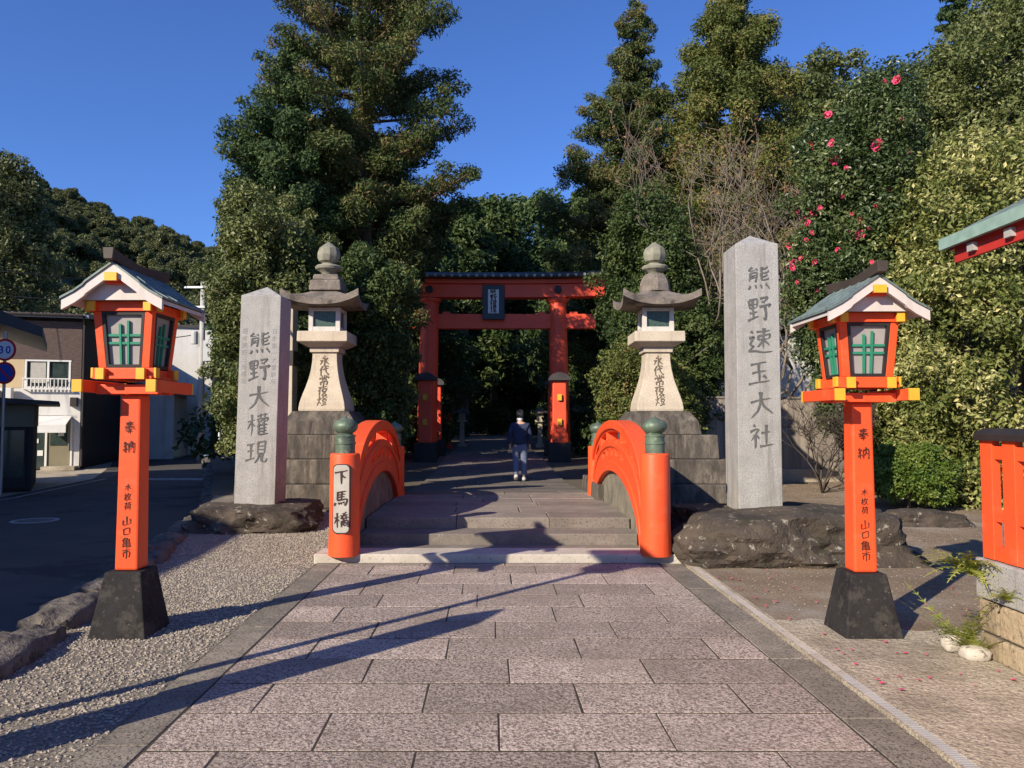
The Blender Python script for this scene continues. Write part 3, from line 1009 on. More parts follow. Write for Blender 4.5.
def place_tree(name, label, cat, crown, trunk, loc, sc, rz, group):
    r = thing(name, label, cat, loc, rz, group)
    r.scale = sc if hasattr(sc, '__len__') else (sc, sc, sc)
    link_mesh('crown', crown, None, r)
    link_mesh('trunk', trunk, None, r)
    return r


rng = np.random.default_rng(5)
hill_protos = []
for k in range(5):
    cl = []
    for i in range(26):
        a, rr_ = rng.random() * 6.28, 3.2 * sqrt(rng.random())
        cl.append((rr_ * cos(a), rr_ * sin(a), 4.0 + 3.8 * sqrt(max(0, 1 - (rr_ / 3.6) ** 2)) * rng.uniform(0.3, 1), rng.uniform(0.8, 1.6)))
    hill_protos.append((proto_crown('crown', cl, 0.52, 5200, L_['hilltree'], 40 + k), proto_trunk(5.5, 0.25, 50 + k, 'bark_grey')))
hill_n = 0
tries = 0
rh = random.Random(3)
while hill_n < 280 and tries < 4000:
    tries += 1
    az = rh.uniform(-0.73, -0.37)
    r = 90 + 144 * rh.random() ** .62
    c, tr = hill_protos[hill_n % 5]
    s_ = rh.uniform(0.55, 0.9) * (0.66 if r > 195 else 0.85)
    place_tree('hill_tree', 'round-crowned evergreen among the trees covering the hill on the left skyline', 'tree', c, tr,
               (az * r, r, hill_z(az, r) - 0.5), (s_, s_, s_ * rh.uniform(.85, 1.2)), rh.random() * 6.28, 'evergreen trees covering the hillside')
    hill_n += 1
rng = np.random.default_rng(31)
HC, HRr = [], []
for i in range(2400):
    az_, r_ = rng.uniform(-1.10, -.34), 80 + 155 * rng.random() ** .7
    HC.append((az_ * r_, r_, hill_z(az_, r_) + .6))
    HRr.append(rng.uniform(1.1, 2.2))
P_, N_l, T_ = clump_points(np.array(HC), np.array(HRr), [80] * 2400, rng, .7, .6)
o = leaf_object('hillside_undergrowth', P_, N_l, T_, L_['hilltree'], None, .6, .6, rng)
tag(o, 'dense low woodland cover between the trees on the hillside', 'undergrowth', kind='stuff')
make_tree('broadleaf_tree', 'large dark dome-shaped evergreen rising on the hill at the far left edge', 'tree',
          [(160, 0, 26), (177, -20, 38), (210, -35, 44), (250, -40, 46), (300, -45, 46), (330, -30, 40)], 78, L_['hilltree'], 0.38, 46000, clump=2.0, trunk_r=0.5, seed=77, bark='bark_grey')

# ------------------------------------------------------------------ trees round the gate
make_conifer('cedar_tree', 'tall cedar with brownish green tips and a bare reddish trunk left of the vermilion gate', 'tree',
             [(-75, 350, 385), (-40, 325, 415), (0, 288, 436), (40, 262, 468), (75, 268, 456), (110, 266, 468), (150, 258, 477), (190, 275, 477), (225, 290, 468), (255, 300, 440), (300, 310, 420), (345, 320, 412)],
             22, L_['cedar'], 0.12, 210000, clump=0.52, trunk_r=0.28, trunk_px=364, seed=11, tier=0.54, per=7, flat=.68)
make_conifer('cypress_tree', 'deep green cypress standing just left of the tall cedar', 'tree',
             [(50, 284, 298), (85, 258, 316), (120, 240, 326), (155, 222, 334), (190, 224, 338), (230, 226, 340), (280, 230, 342), (330, 240, 340)],
             20.3, L_['cypress'], 0.105, 130000, clump=0.46, trunk_r=0.2, trunk_px=292, seed=12, tier=0.42, per=6, aspect=.42, flat=.8)
make_tree('evergreen_bush', 'tall sunlit olive-green evergreen behind the left pillar and left stone lantern', 'shrub',
          [(186, 232, 262), (205, 222, 300), (240, 217, 325), (290, 214, 332), (340, 215, 332), (390, 217, 328), (430, 222, 322), (465, 228, 310)],
          16.6, L_['olive'], 0.088, 110000, clump=0.52, trunk_r=0.12, seed=13, bark='bark_grey', flat=0.8)
make_tree('camellia_bush', 'dark glossy leafed bush between the left stone lantern and the gate', 'shrub',
          [(246, 350, 385), (280, 340, 420), (312, 335, 420), (345, 335, 410), (390, 335, 408), (430, 342, 404), (470, 350, 396)],
          15.4, L_['dark'], 0.085, 64000, clump=0.45, trunk_r=0.10, seed=14, bark='bark_grey', flat=0.8)
make_tree('camellia_bush', 'dark evergreen overhanging the left end of the vermilion gate', 'shrub',
          [(205, 396, 440), (230, 385, 446), (258, 380, 432), (285, 384, 420), (310, 388, 414)],
          23.5, L_['dark'], 0.11, 44000, clump=0.6, trunk_r=0.10, trunk_px=398, seed=15, bark='bark_grey')
make_conifer('conifer_tree', 'dark conifer with a thin ragged spire right of the sky gap', 'tree',
             [(6, 631, 641), (28, 617, 656), (46, 622, 648), (62, 612, 660), (84, 616, 656), (100, 592, 676), (125, 566, 690), (155, 575, 695), (190, 552, 700), (240, 542, 700), (290, 546, 700), (345, 556, 700)],
             30, L_['cedar'], 0.14, 190000, clump=0.55, trunk_r=0.3, seed=16, tier=0.60, per=7, flat=.65)
make_conifer('conifer_tree', 'broad yellowish green conifer rising highest behind the right stone lantern', 'tree',
             [(-18, 724, 742), (10, 706, 756), (45, 690, 770), (80, 680, 786), (115, 672, 798), (160, 660, 800), (210, 652, 804), (260, 655, 806), (320, 665, 804)],
             28, L_['yellow'], 0.135, 210000, clump=0.54, trunk_r=0.3, seed=17, tier=0.54, per=7, aspect=.4, flat=1.05, droop=-.2)
make_tree('broadleaf_tree', 'rounded green treetop just right of the yellowish conifer', 'tree',
          [(48, 808, 836), (68, 790, 852), (100, 782, 862), (140, 780, 866), (200, 790, 866), (280, 800, 860)], 35, L_['olive'], 0.2, 50000, clump=1.1, trunk_r=0.3, seed=18, bark='bark_grey')
make_tree('broadleaf_tree', 'smaller rounded treetop half hidden behind the flowering camellia', 'tree',
          [(70, 862, 884), (90, 848, 902), (130, 840, 910), (200, 840, 915), (280, 845, 910)], 38, L_['olive'], 0.2, 44000, clump=1.1, trunk_r=0.3, seed=19, bark='bark_grey')
make_tree('evergreen_bush', 'dense dark evergreen close behind the right stone lantern', 'shrub',
          [(190, 628, 662), (215, 606, 688), (260, 598, 700), (310, 600, 716), (350, 600, 730), (400, 604, 730), (440, 612, 722), (465, 625, 712)],
          18.6, L_['dark'], 0.095, 90000, clump=0.55, trunk_r=0.12, seed=20, bark='bark_grey')
make_tree('evergreen_bush', 'low yellowish bush at the right foot of the gate beside the right lantern', 'shrub',
          [(345, 610, 668), (368, 598, 690), (400, 594, 700), (430, 600, 706), (455, 606, 700)], 16.4, L_['yellow'], 0.075, 34000, clump=0.34, trunk_r=0.06, seed=22, bark='bark_grey')
make_tree('olive_tree', 'tall olive-green tree filling the top right corner above the variegated shrub', 'tree',
          [(10, 972, 1050), (34, 940, 1075), (58, 910, 1090), (85, 886, 1095), (120, 876, 1100), (170, 880, 1105), (240, 900, 1100)], 18.5, L_['olive'], 0.10, 130000, clump=0.75, trunk_r=0.16, seed=23, bark='bark_grey')
make_conifer('cypress_tree', 'slim dark cypress tip poking up near the top right, the narrower one', 'tree',
          [(-36, 953, 960), (-10, 947, 966), (20, 944, 972), (60, 938, 980), (140, 930, 985)], 21, L_['cypress'], 0.11, 40000, clump=0.36, trunk_r=0.12, seed=24, tier=.4)
make_conifer('cypress_tree', 'wider dark cypress top in the upper right corner', 'tree',
          [(-60, 998, 1010), (-20, 984, 1024), (20, 976, 1034), (70, 970, 1040), (150, 965, 1045)], 21.5, L_['cypress'], 0.11, 50000, clump=0.4, trunk_r=0.12, seed=25, tier=.42)
cam_tree = make_tree('flowering_camellia', 'dark leafed camellia with pink blossoms behind the right vermilion lantern', 'shrub',
                     [(72, 872, 905), (100, 838, 925), (135, 812, 930), (180, 798, 925), (230, 790, 912), (280, 786, 905), (330, 790, 896), (375, 802, 888), (410, 815, 880)],
                     15.6, L_['camellia'], 0.088, 110000, clump=0.54, trunk_r=0.07, seed=26, bark='bark_grey', flat=0.85, limbs=34)
make_tree('variegated_shrub', 'big pale variegated shrub in full sun behind the low vermilion fence', 'shrub',
          [(140, 960, 1080), (170, 925, 1105), (215, 900, 1120), (270, 886, 1130), (330, 884, 1130), (390, 888, 1130), (440, 895, 1130), (480, 905, 1125), (505, 925, 1115)],
          14.2, L_['varie'], 0.098, 150000, clump=0.56, trunk_r=0.09, seed=27, bark='bark_grey', flat=0.85, fill=0.8)
make_tree('clipped_bush', 'low bright green clipped bush at the foot of the variegated shrub', 'shrub',
          [(446, 885, 935), (458, 870, 948), (475, 864, 952), (492, 868, 948)], 13.2, L_['bush'], 0.055, 26000, clump=0.22, trunk_r=0.03, seed=28, bark='bark_grey', limbs=10)
make_tree('evergreen_bush', 'shaded dark bush against the fence behind the right vermilion lantern', 'shrub',
          [(400, 840, 900), (425, 838, 915), (455, 842, 915), (480, 850, 905)], 16.4, L_['dark'], 0.08, 16000, clump=0.34, trunk_r=0.05, seed=29, bark='bark_grey')

# pink blossoms on the camellia
crown = [c for c in cam_tree.children if c.name.startswith('crown')][0]
bmv = crown.data
bvh = BVHTree.FromPolygons([v_.co[:] for v_ in bmv.vertices], [p.vertices[:] for p in bmv.polygons])


def flower_mesh():
    mb = MB()
    for ringi, (n_, r_, t_) in enumerate(((6, 1.0, 0.35), (5, 0.65, 0.75))):
        for k in range(n_):
            a = k * 6.283 / n_ + ringi * 0.5
            d = Vector((cos(a), sin(a), 0))
            s_ = Vector((-sin(a), cos(a), 0))
            pts = []
            for u, wd in ((0.05, 0.12), (0.4, 0.40), (0.75, 0.46), (1.0, 0.22)):
                c = d * u * r_ + Vector((0, 0, t_ * u * u * 0.8))
                pts += [c - s_ * wd * r_, c + s_ * wd * r_]
            mb.add(pts, [(0, 1, 3, 2), (2, 3, 5, 4), (4, 5, 7, 6)])
    me = bpy.data.meshes.new('flower')
    me.from_pydata(mb.v, [], mb.f)
    me.materials.append(M['petal'])
    me.shade_smooth()
    return me


def stamen_mesh():
    me = MB().lathe([(0.02, 0), (0.10, 0.15), (0.12, 0.30), (0.03, 0.34)], seg=10).mesh('stamens')
    me.materials.append(M['stamen'])
    return me


FM, SM = flower_mesh(), stamen_mesh()
fl = [(878, 145, 1.25), (835, 160, 1.1), (832, 143, .9), (810, 146, .9), (828, 115, .85), (897, 80, .9), (884, 82, .7), (860, 235, 1.0), (861, 221, .95), (876, 206, .8),
      (848, 230, .6), (814, 212, .9), (806, 216, .8), (820, 208, .6), (786, 223, .7), (790, 246, .9), (802, 258, .9), (814, 262, .7), (792, 268, .8), (812, 233, .6), (908, 152, .7), (783, 262, .6), (798, 212, .55), (806, 240, .5), (838, 250, .5), (852, 214, .5), (868, 228, .5), (794, 262, .55), (808, 270, .5), (846, 168, .5), (822, 170, .5), (902, 118, .5), (888, 190, .55), (842, 196, .5), (826, 228, .6), (872, 262, .5), (818, 290, .5), (798, 282, .55), (856, 104, .5)]
org = cam.location - cam_tree.location
for px_, py_, s_ in fl:
    d = (at(px_, py_, 15) - cam.location).normalized()
    hit = None
    for dx in (0, 4, 8, -4, 12, -8, 16, 22, 28, 36):
        d = (at(px_ + dx, py_, 15) - cam.location).normalized()
        hit = bvh.ray_cast(org, d)[0]
        if hit is not None:
            break
    if hit is None:
        continue
    fo = link_mesh('flower', FM, None, cam_tree, hit + d * R.uniform(-.05, .05))
    q = (-d + Vector((R.uniform(-1.2, .8), R.uniform(-.6, .6), R.uniform(-.6, .9)))).to_track_quat('Z', 'Y')
    fo.rotation_euler = q.to_euler()
    fo.scale = [0.098 * s_ * R.uniform(.85, 1.1)] * 3
    link_mesh('stamens', SM, None, fo)


# bare deciduous tree
def bare_tree(name, label, base, height, seed, spread=0.5, leafy=None, levels=6, r0=0.09, n_first=4, reach=1.6, twig=None, fork=(2, 3, 3)):
    rb = random.Random(seed)
    root = thing(name, label, 'tree', base)
    mb = MB()
    tips = []

    def grow(p, d, ln, r, lev):
        pts, rad = [p], [r]
        for i in range(3):
            d = (d + Vector((rb.gauss(0, .13), rb.gauss(0, .13), rb.gauss(0.03, .08)))).normalized()
            hr = sqrt(p.x * p.x + p.y * p.y)
            if hr > reach * (.35 + .65 * min(1, p.z / height)):
                d = (d - Vector((p.x / hr, p.y / hr, 0)) * .7 + Vector((0, 0, .25))).normalized()
            p = p + d * ln / 3
            pts.append(p)
            rad.append(max(0.004, r * (1 - 0.16 * (i + 1))))
        mb.tube(pts, rad, 6 if r > .02 else 4)
        if lev <= 0:
            tips.append(p)
            return
        for i in range(rb.choice(fork)):
            q = pts[rb.choice((2, 3, 3))]
            ax = Vector((rb.gauss(0, 1), rb.gauss(0, 1), rb.gauss(0, .5))).normalized()
            nd = (d + ax * spread * rb.uniform(.8, 1.6)).normalized()
            grow(q, nd, ln * rb.uniform(.66, .86), max(0.005, r * rb.uniform(.5, .66)), lev - 1)
    for i in range(n_first):
        a = i * 6.28 / n_first + rb.random()
        grow(Vector((0, 0, 0)), Vector((cos(a) * .38, sin(a) * .38, 1)).normalized(), height * .25, r0, levels)
    mb.build('branches', twig or M['twig'], root, smooth=180)
    if leafy:
        rng2 = np.random.default_rng(seed)
        sel = [tips[i] for i in rng2.integers(0, len(tips), leafy)]
        P = np.array([list(t_) for t_ in sel]) + rng2.normal(0, .10, (leafy, 3))
        leaf_object('leaves', P, np.tile((0, 0, 1.), (leafy, 1)), rng2.random(leafy), L_['rust'], root, .085, .6, rng2)
    return root


b = at(722, 440, 18.9)
bare_tree('bare_tree', 'leafless reddish brown tree with fine twigs behind the right stone pillar', (b.x, 18.9, gz(19)), 10.5, 4, 0.50, 1500, 6, 0.085, 4, 3.2, fork=(2, 2, 3))
b = at(768, 440, 18.6)
bare_tree('bare_tree', 'smaller leafless tree with pale twigs left of the flowering camellia', (b.x, 18.6, gz(19)), 8.6, 9, 0.52, 500, 6, 0.07, 4, 2.4, fork=(2, 2, 3))
b = at(620, 440, 15.4)
bare_tree('bare_shrub', 'low leafless twiggy shrub left of the right stone lantern', (b.x + .15, 15.6, gz(15.6)), 1.4, 12, 0.45, None, 5, 0.016, 6, .7)
b = at(826, 470, 15.2)
bare_tree('bare_shrub', 'leafless dark twiggy shrub between the fence and the right vermilion lantern', (b.x, 15.4, gz(15.4)), 2.8, 15, 0.6, None, 5, 0.022, 6, 1.5, mat('dark_twig', (0.09, 0.07, 0.055), (0.055, 0.042, 0.034), 5, .9))

# dark wood behind the gate: single trees from a few kinds
wood = []
rng = np.random.default_rng(8)
for k in range(4):
    cl = []
    H = 15.0
    for i in range(90):
        t_ = rng.random()
        z = 3.2 + t_ * 11.5
        rad = (3.1 * (1 - t_ ** 1.6) + 0.4) * sqrt(rng.random())
        a = rng.random() * 6.28
        cl.append((rad * cos(a), rad * sin(a), z, rng.uniform(0.7, 1.3)))
    wood.append((proto_crown('crown', cl, 0.34, 20000, L_['cypress'] if k % 2 else L_['dark'], 60 + k, 0.45, 0.65), proto_trunk(13.5, 0.30, 70 + k, 'bark')))
spots = [(-6.5, 29, .85), (-9.5, 33, .9), (-5.4, 37, .9), (-12.5, 43, .8), (-5.5, 45, .95), (-8, 52, 1.0), 
         (5.2, 31, .85), (9.0, 34, .95), (4.6, 39, .9), (8.0, 44, 1.0), (13.5, 38, 1.0), (4.4, 48, .95), (10, 54, 1.0), (17, 45, 1.05), (19, 33, .9), (14, 27, .8),
         (-1.5, 62, 1.28), (2.5, 65, 1.36), (-5, 66, 1.4), (6.5, 66, 1.4), (-3.5, 56, 1.15), (0.5, 70, 1.42), (-10, 66, 1.1), (12, 68, 1.1), (24, 42, 1.05), 
         (-4.2, 33, .62), (4.0, 35, .62), (22, 55, 1.1), (28, 36, 1.0), (-15, 55, .9)]
for i, (x, y, s_) in enumerate(spots):
    c, tr = wood[i % 4]
    place_tree('forest_tree', 'dark evergreen tree of the shaded grove behind the vermilion gate', 'tree', c, tr, (x, y, gz(y)), (s_ * 1.05, s_ * 1.05, s_), R.random() * 6.28, 'evergreen trees of the grove behind the gate')
# low undergrowth flanking the approach inside the grove
und = []
for k in range(2):
    cl = [(rng.uniform(-1.3, 1.3), rng.uniform(-1.3, 1.3), rng.uniform(0.3, 2.0), rng.uniform(.4, .8)) for _ in range(22)]
    und.append((proto_crown('crown', cl, 0.16, 7000, L_['dark'], 90 + k), proto_trunk(1.6, 0.08, 95 + k, 'bark_grey')))
for i, (x, y) in enumerate([(-4.6, 27.5), (-4.3, 31), (-4.5, 35), (-4.4, 40), (-4.6, 46), (3.4, 28.5), (3.6, 32), (3.6, 37), (3.3, 42), (3.4, 50), (-4.5, 53), (2.8, 58), (-5.6, 24.5), (4.2, 24.5), (5.0, 21.5), (-1.8, 60), (0.8, 61.5), (-3.8, 59.5), (-4.7, 21.9), (-6.2, 20.6), (-6.5, 70), (-3.0, 72), (0.3, 74), (3.4, 73), (6.6, 71), (-1.4, 67), (1.9, 68.5), (9.8, 72), (-10, 71)]):  # two hidden bushes left of the gate are added to shade its side posts
    c, tr = und[i % 2]
    s_ = R.uniform(.8, 1.3) * (2.3 if y > 62 else 1)
    place_tree('undergrowth_bush', 'dark shaded bush lining the path inside the grove', 'shrub', c, tr, (x, y, gz(y)), s_, R.random() * 6.28, 'bushes lining the path in the grove')

# ------------------------------------------------------------------ approach beyond the bridge
DECK = 0.353


def pz(y):
    return DECK if y < 13.4 else max(gz(y) + 0.02, DECK - (y - 13.4) * 0.04)


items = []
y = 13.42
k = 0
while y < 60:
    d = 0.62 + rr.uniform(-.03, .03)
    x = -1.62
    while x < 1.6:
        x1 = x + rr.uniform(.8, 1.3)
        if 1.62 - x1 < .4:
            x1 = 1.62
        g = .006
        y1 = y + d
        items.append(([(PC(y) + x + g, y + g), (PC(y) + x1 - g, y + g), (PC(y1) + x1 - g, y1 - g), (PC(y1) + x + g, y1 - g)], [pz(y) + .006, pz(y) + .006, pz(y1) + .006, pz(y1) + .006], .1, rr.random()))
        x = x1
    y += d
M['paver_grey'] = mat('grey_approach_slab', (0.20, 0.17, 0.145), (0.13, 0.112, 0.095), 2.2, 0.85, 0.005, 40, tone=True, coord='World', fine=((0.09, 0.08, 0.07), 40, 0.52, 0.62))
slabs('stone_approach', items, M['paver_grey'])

# ------------------------------------------------------------------ the small drum bridge
items = []
mb = MB()


def deck_part(y0, y1, z, hw=1.70):
    mb.add([(PC(y0) - hw, y0, -.05), (PC(y0) + hw, y0, -.05), (PC(y1) + hw, y1, -.05), (PC(y1) - hw, y1, -.05), (PC(y0) - hw, y0, z), (PC(y0) + hw, y0, z), (PC(y1) + hw, y1, z), (PC(y1) - hw, y1, z)],
           [(3, 2, 1, 0), (4, 5, 6, 7), (0, 1, 5, 4), (1, 2, 6, 5), (2, 3, 7, 6), (3, 0, 4, 7)])


bridge = thing('drum_bridge', 'short vermilion drum bridge with low stone steps across the approach', 'bridge')
mb = MB()
mb.box((PC(8.85) + 0.0, 8.95, 0.03), (4.16, 0.44, 0.15))
mb.build('sill_slab', M['slab'], bridge, bevel=0.012)
mb = MB(); deck_part(9.18, 9.49, 0.092); mb.build('step', M['bridge_step'], bridge, bevel=0.01)
mb = MB(); deck_part(9.49, 10.02, 0.222); mb.build('step', M['bridge_step'], bridge, bevel=0.01)
its = []
for (ya, yb, z) in ((10.02, 10.62, DECK), (10.63, 11.4, DECK - .004), (11.41, 12.0, DECK - .002), (12.01, 12.7, DECK - .024), (12.71, 13.42, DECK - .02)):
    xs = [-1.70, -1.70 + rr.uniform(.9, 1.5), rr.uniform(.2, .7), 1.70]
    for a, b_ in zip(xs, xs[1:]):
        its.append(([(PC(ya) + a + .004, ya), (PC(ya) + b_ - .004, ya), (PC(yb) + b_ - .004, yb), (PC(yb) + a + .004, yb)], z, .36, rr.random()))
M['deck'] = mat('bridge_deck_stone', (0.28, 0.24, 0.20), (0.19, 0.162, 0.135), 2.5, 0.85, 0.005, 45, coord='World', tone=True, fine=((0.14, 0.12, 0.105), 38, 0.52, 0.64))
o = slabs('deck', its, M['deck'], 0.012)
o.parent = bridge
del o['kind']

Y0, Y1 = 8.78, 13.3
PX = 1.75


def post(x, y, name='post'):
    mb = MB()
    z0 = 0.09 if y < 10 else 0.25
    hgt = 1.235 if y < 10 else 1.17
    rad = 0.168
    mb.lathe([(rad * 1.06, z0), (rad * 1.03, z0 + .2), (rad, z0 + .35), (rad, hgt - .025), (rad * .96, hgt - .006), (rad * .88, hgt)], (x, y, 0), 36)
    p = mb.build('post', M['orange'], bridge, smooth=50)
    c = MB()
    s_ = 0.115
    prof = [(s_ * .96, 0), (s_ * .96, .10), (s_ * 1.03, .105), (s_ * 1.03, .125), (s_ * .95, .13), (s_ * .95, .185), (s_ * 1.02, .19), (s_ * 1.02, .205), (s_ * .80, .212), (s_ * .70, .225),
            (s_ * .95, .245), (s_ * 1.16, .275), (s_ * 1.22, .305), (s_ * 1.14, .340), (s_ * .90, .368), (s_ * .5, .388), (s_ * .2, .402), (s_ * .06, .425)]
    c.lathe(prof, (x, y, hgt - .001), 30).build('finial', M['finial'], p, smooth=40)
    return p


def arch_panel(side):
    """pierced arched parapet: a curved grid between two arches with real openings"""
    x0 = side * (PX - 0.085)
    x1 = side * (PX + 0.085)
    yc, a_in, a_out = 11.12, 2.02, 2.22
    NU, NV = 96, 25
    vin = lambda th: (yc - a_in * cos(th), 0.02 + 0.86 * sin(th))
    vout = lambda th: (yc - a_out * cos(th), 0.62 + 0.98 * (sin(th) ** 0.8))

    def P(u, v_):
        th = pi * (0.03 + 0.94 * u)
        a, b = vin(th), vout(th)
        return (a[0] + (b[0] - a[0]) * v_, max(a[1] + (b[1] - a[1]) * v_, 0.05))

    def solid(u, v_):
        if 0.31 < v_ < 0.45 and 0.32 < u < 0.68:
            k_ = (u - 0.32) / 0.36 * 5
            return (k_ % 1.0) < 0.45
        if 0.62 < v_ < 0.80 and 0.30 < u < 0.70:
            return abs(u - 0.40) < .008 or abs(u - 0.60) < .008
        if 0.62 < v_ < 0.78 and (0.16 < u < 0.26 or 0.74 < u < 0.84):
            return False
        return True
    mb = MB()
    S_ = [[solid((i + .5) / NU, (j + .5) / NV) for j in range(NV)] for i in range(NU)]
    idx = {}

    def V(i, j, s_):
        key = (i, j, s_)
        if key not in idx:
            yy, zz = P(i / NU, j / NV)
            idx[key] = len(mb.v)
            mb.v.append((PC(yy) + (x0 if s_ == 0 else x1), yy, zz))
        return idx[key]
    for i in range(NU):
        for j in range(NV):
            if not S_[i][j]:
                continue
            mb.f.append((V(i, j, 0), V(i + 1, j, 0), V(i + 1, j + 1, 0), V(i, j + 1, 0)))
            mb.f.append((V(i, j, 1), V(i, j + 1, 1), V(i + 1, j + 1, 1), V(i + 1, j, 1)))
            for (di, dj, e) in ((-1, 0, ((i, j), (i, j + 1))), (1, 0, ((i + 1, j), (i + 1, j + 1))), (0, -1, ((i, j), (i + 1, j))), (0, 1, ((i, j + 1), (i + 1, j + 1)))):
                ii, jj = i + di, j + dj
                if not (0 <= ii < NU and 0 <= jj < NV) or not S_[ii][jj]:
                    mb.f.append((V(*e[0], 0), V(*e[1], 0), V(*e[1], 1), V(*e[0], 1)))
    p = mb.build('parapet', M['orange'], bridge, smooth=35, bevel=0.006)
    # raised mouldings along the arches: thick top rail, middle rail, lower rail
    for nm, v0, v1, ex in (('handrail', 0.84, 1.015, 0.035), ('middle_rail', 0.48, 0.60, 0.022), ('lower_rail', -0.005, 0.20, 0.022)):
        r_ = MB()
        rings = []
        for i in range(73):
            u = i / 72
            ya, za = P(u, v0)
            yb, zb = P(u, v1)
            xa, xb = side * (PX - .085 - ex), side * (PX + .085 + ex)
            rings.append([(PC(ya) + xa, ya, za), (PC(yb) + xa, yb, zb), (PC(yb) + xb, yb, zb), (PC(ya) + xb, ya, za)])
        r_.loft(rings)
        r_.build(nm, M['orange'], p, smooth=40, bevel=0.012)
    # masonry filling under the arch
    mb = MB()
    xa, xb = side * (PX - .03), side * (PX + .08)
    pts = [vin(pi * (0.02 + 0.96 * i / 48)) for i in range(49)]
    poly = [(yy, max(zz - .004, 0.02)) for yy, zz in pts]
    n_ = len(poly)
    mb.loft([[(PC(yy) + xa, yy, zz) for yy, zz in poly], [(PC(yy) + xb, yy, zz) for yy, zz in poly]])
    mb.build('arch_infill', M['infill'], bridge)


for side in (-1, 1):
    arch_panel(side)
    pn = post(PC(Y0) + side * PX + (0.02 if side > 0 else 0), Y0)
    pf = post(PC(Y1) + side * PX, Y1)
    if side < 0:
        pl = MB()
        px_ = PC(Y0) - PX
        # rounded name board fixed to the front of the post
        poly = []
        hw, hh, r_ = 0.088, 0.375, 0.05
        for cx, cz, a0 in ((hw - r_, hh - r_, 0), (-hw + r_, hh - r_, 90), (-hw + r_, -hh + r_, 180), (hw - r_, -hh + r_, 270)):
            for k in range(6):
                a = radians(a0 + 18 * k)
                poly.append((px_ + cx + r_ * cos(a), 0.735 + cz + r_ * sin(a)))
        pl.prism(poly, 'y', Y0 - .182, Y0 - .13)
        nb = pl.build('name_board', M['plaque'], pn, bevel=.004)
        fr = MB()
        cx, cz = px_, .735
        o2 = [(cx + (q[0] - cx) * 1.10, cz + (q[1] - cz) * 1.03) for q in poly]
        fr.loft([[(q[0], Y0 - .178, q[1]) for q in poly], [(q[0], Y0 - .178, q[1]) for q in o2], [(q[0], Y0 - .12, q[1]) for q in o2]], cap=False)
        fr.build('board_frame', M['black'], pn)
        inscription('下馬橋', nb, M['ink'], .175, px_, Y0 - .183, .735 + .24, .235, bold=0.010)

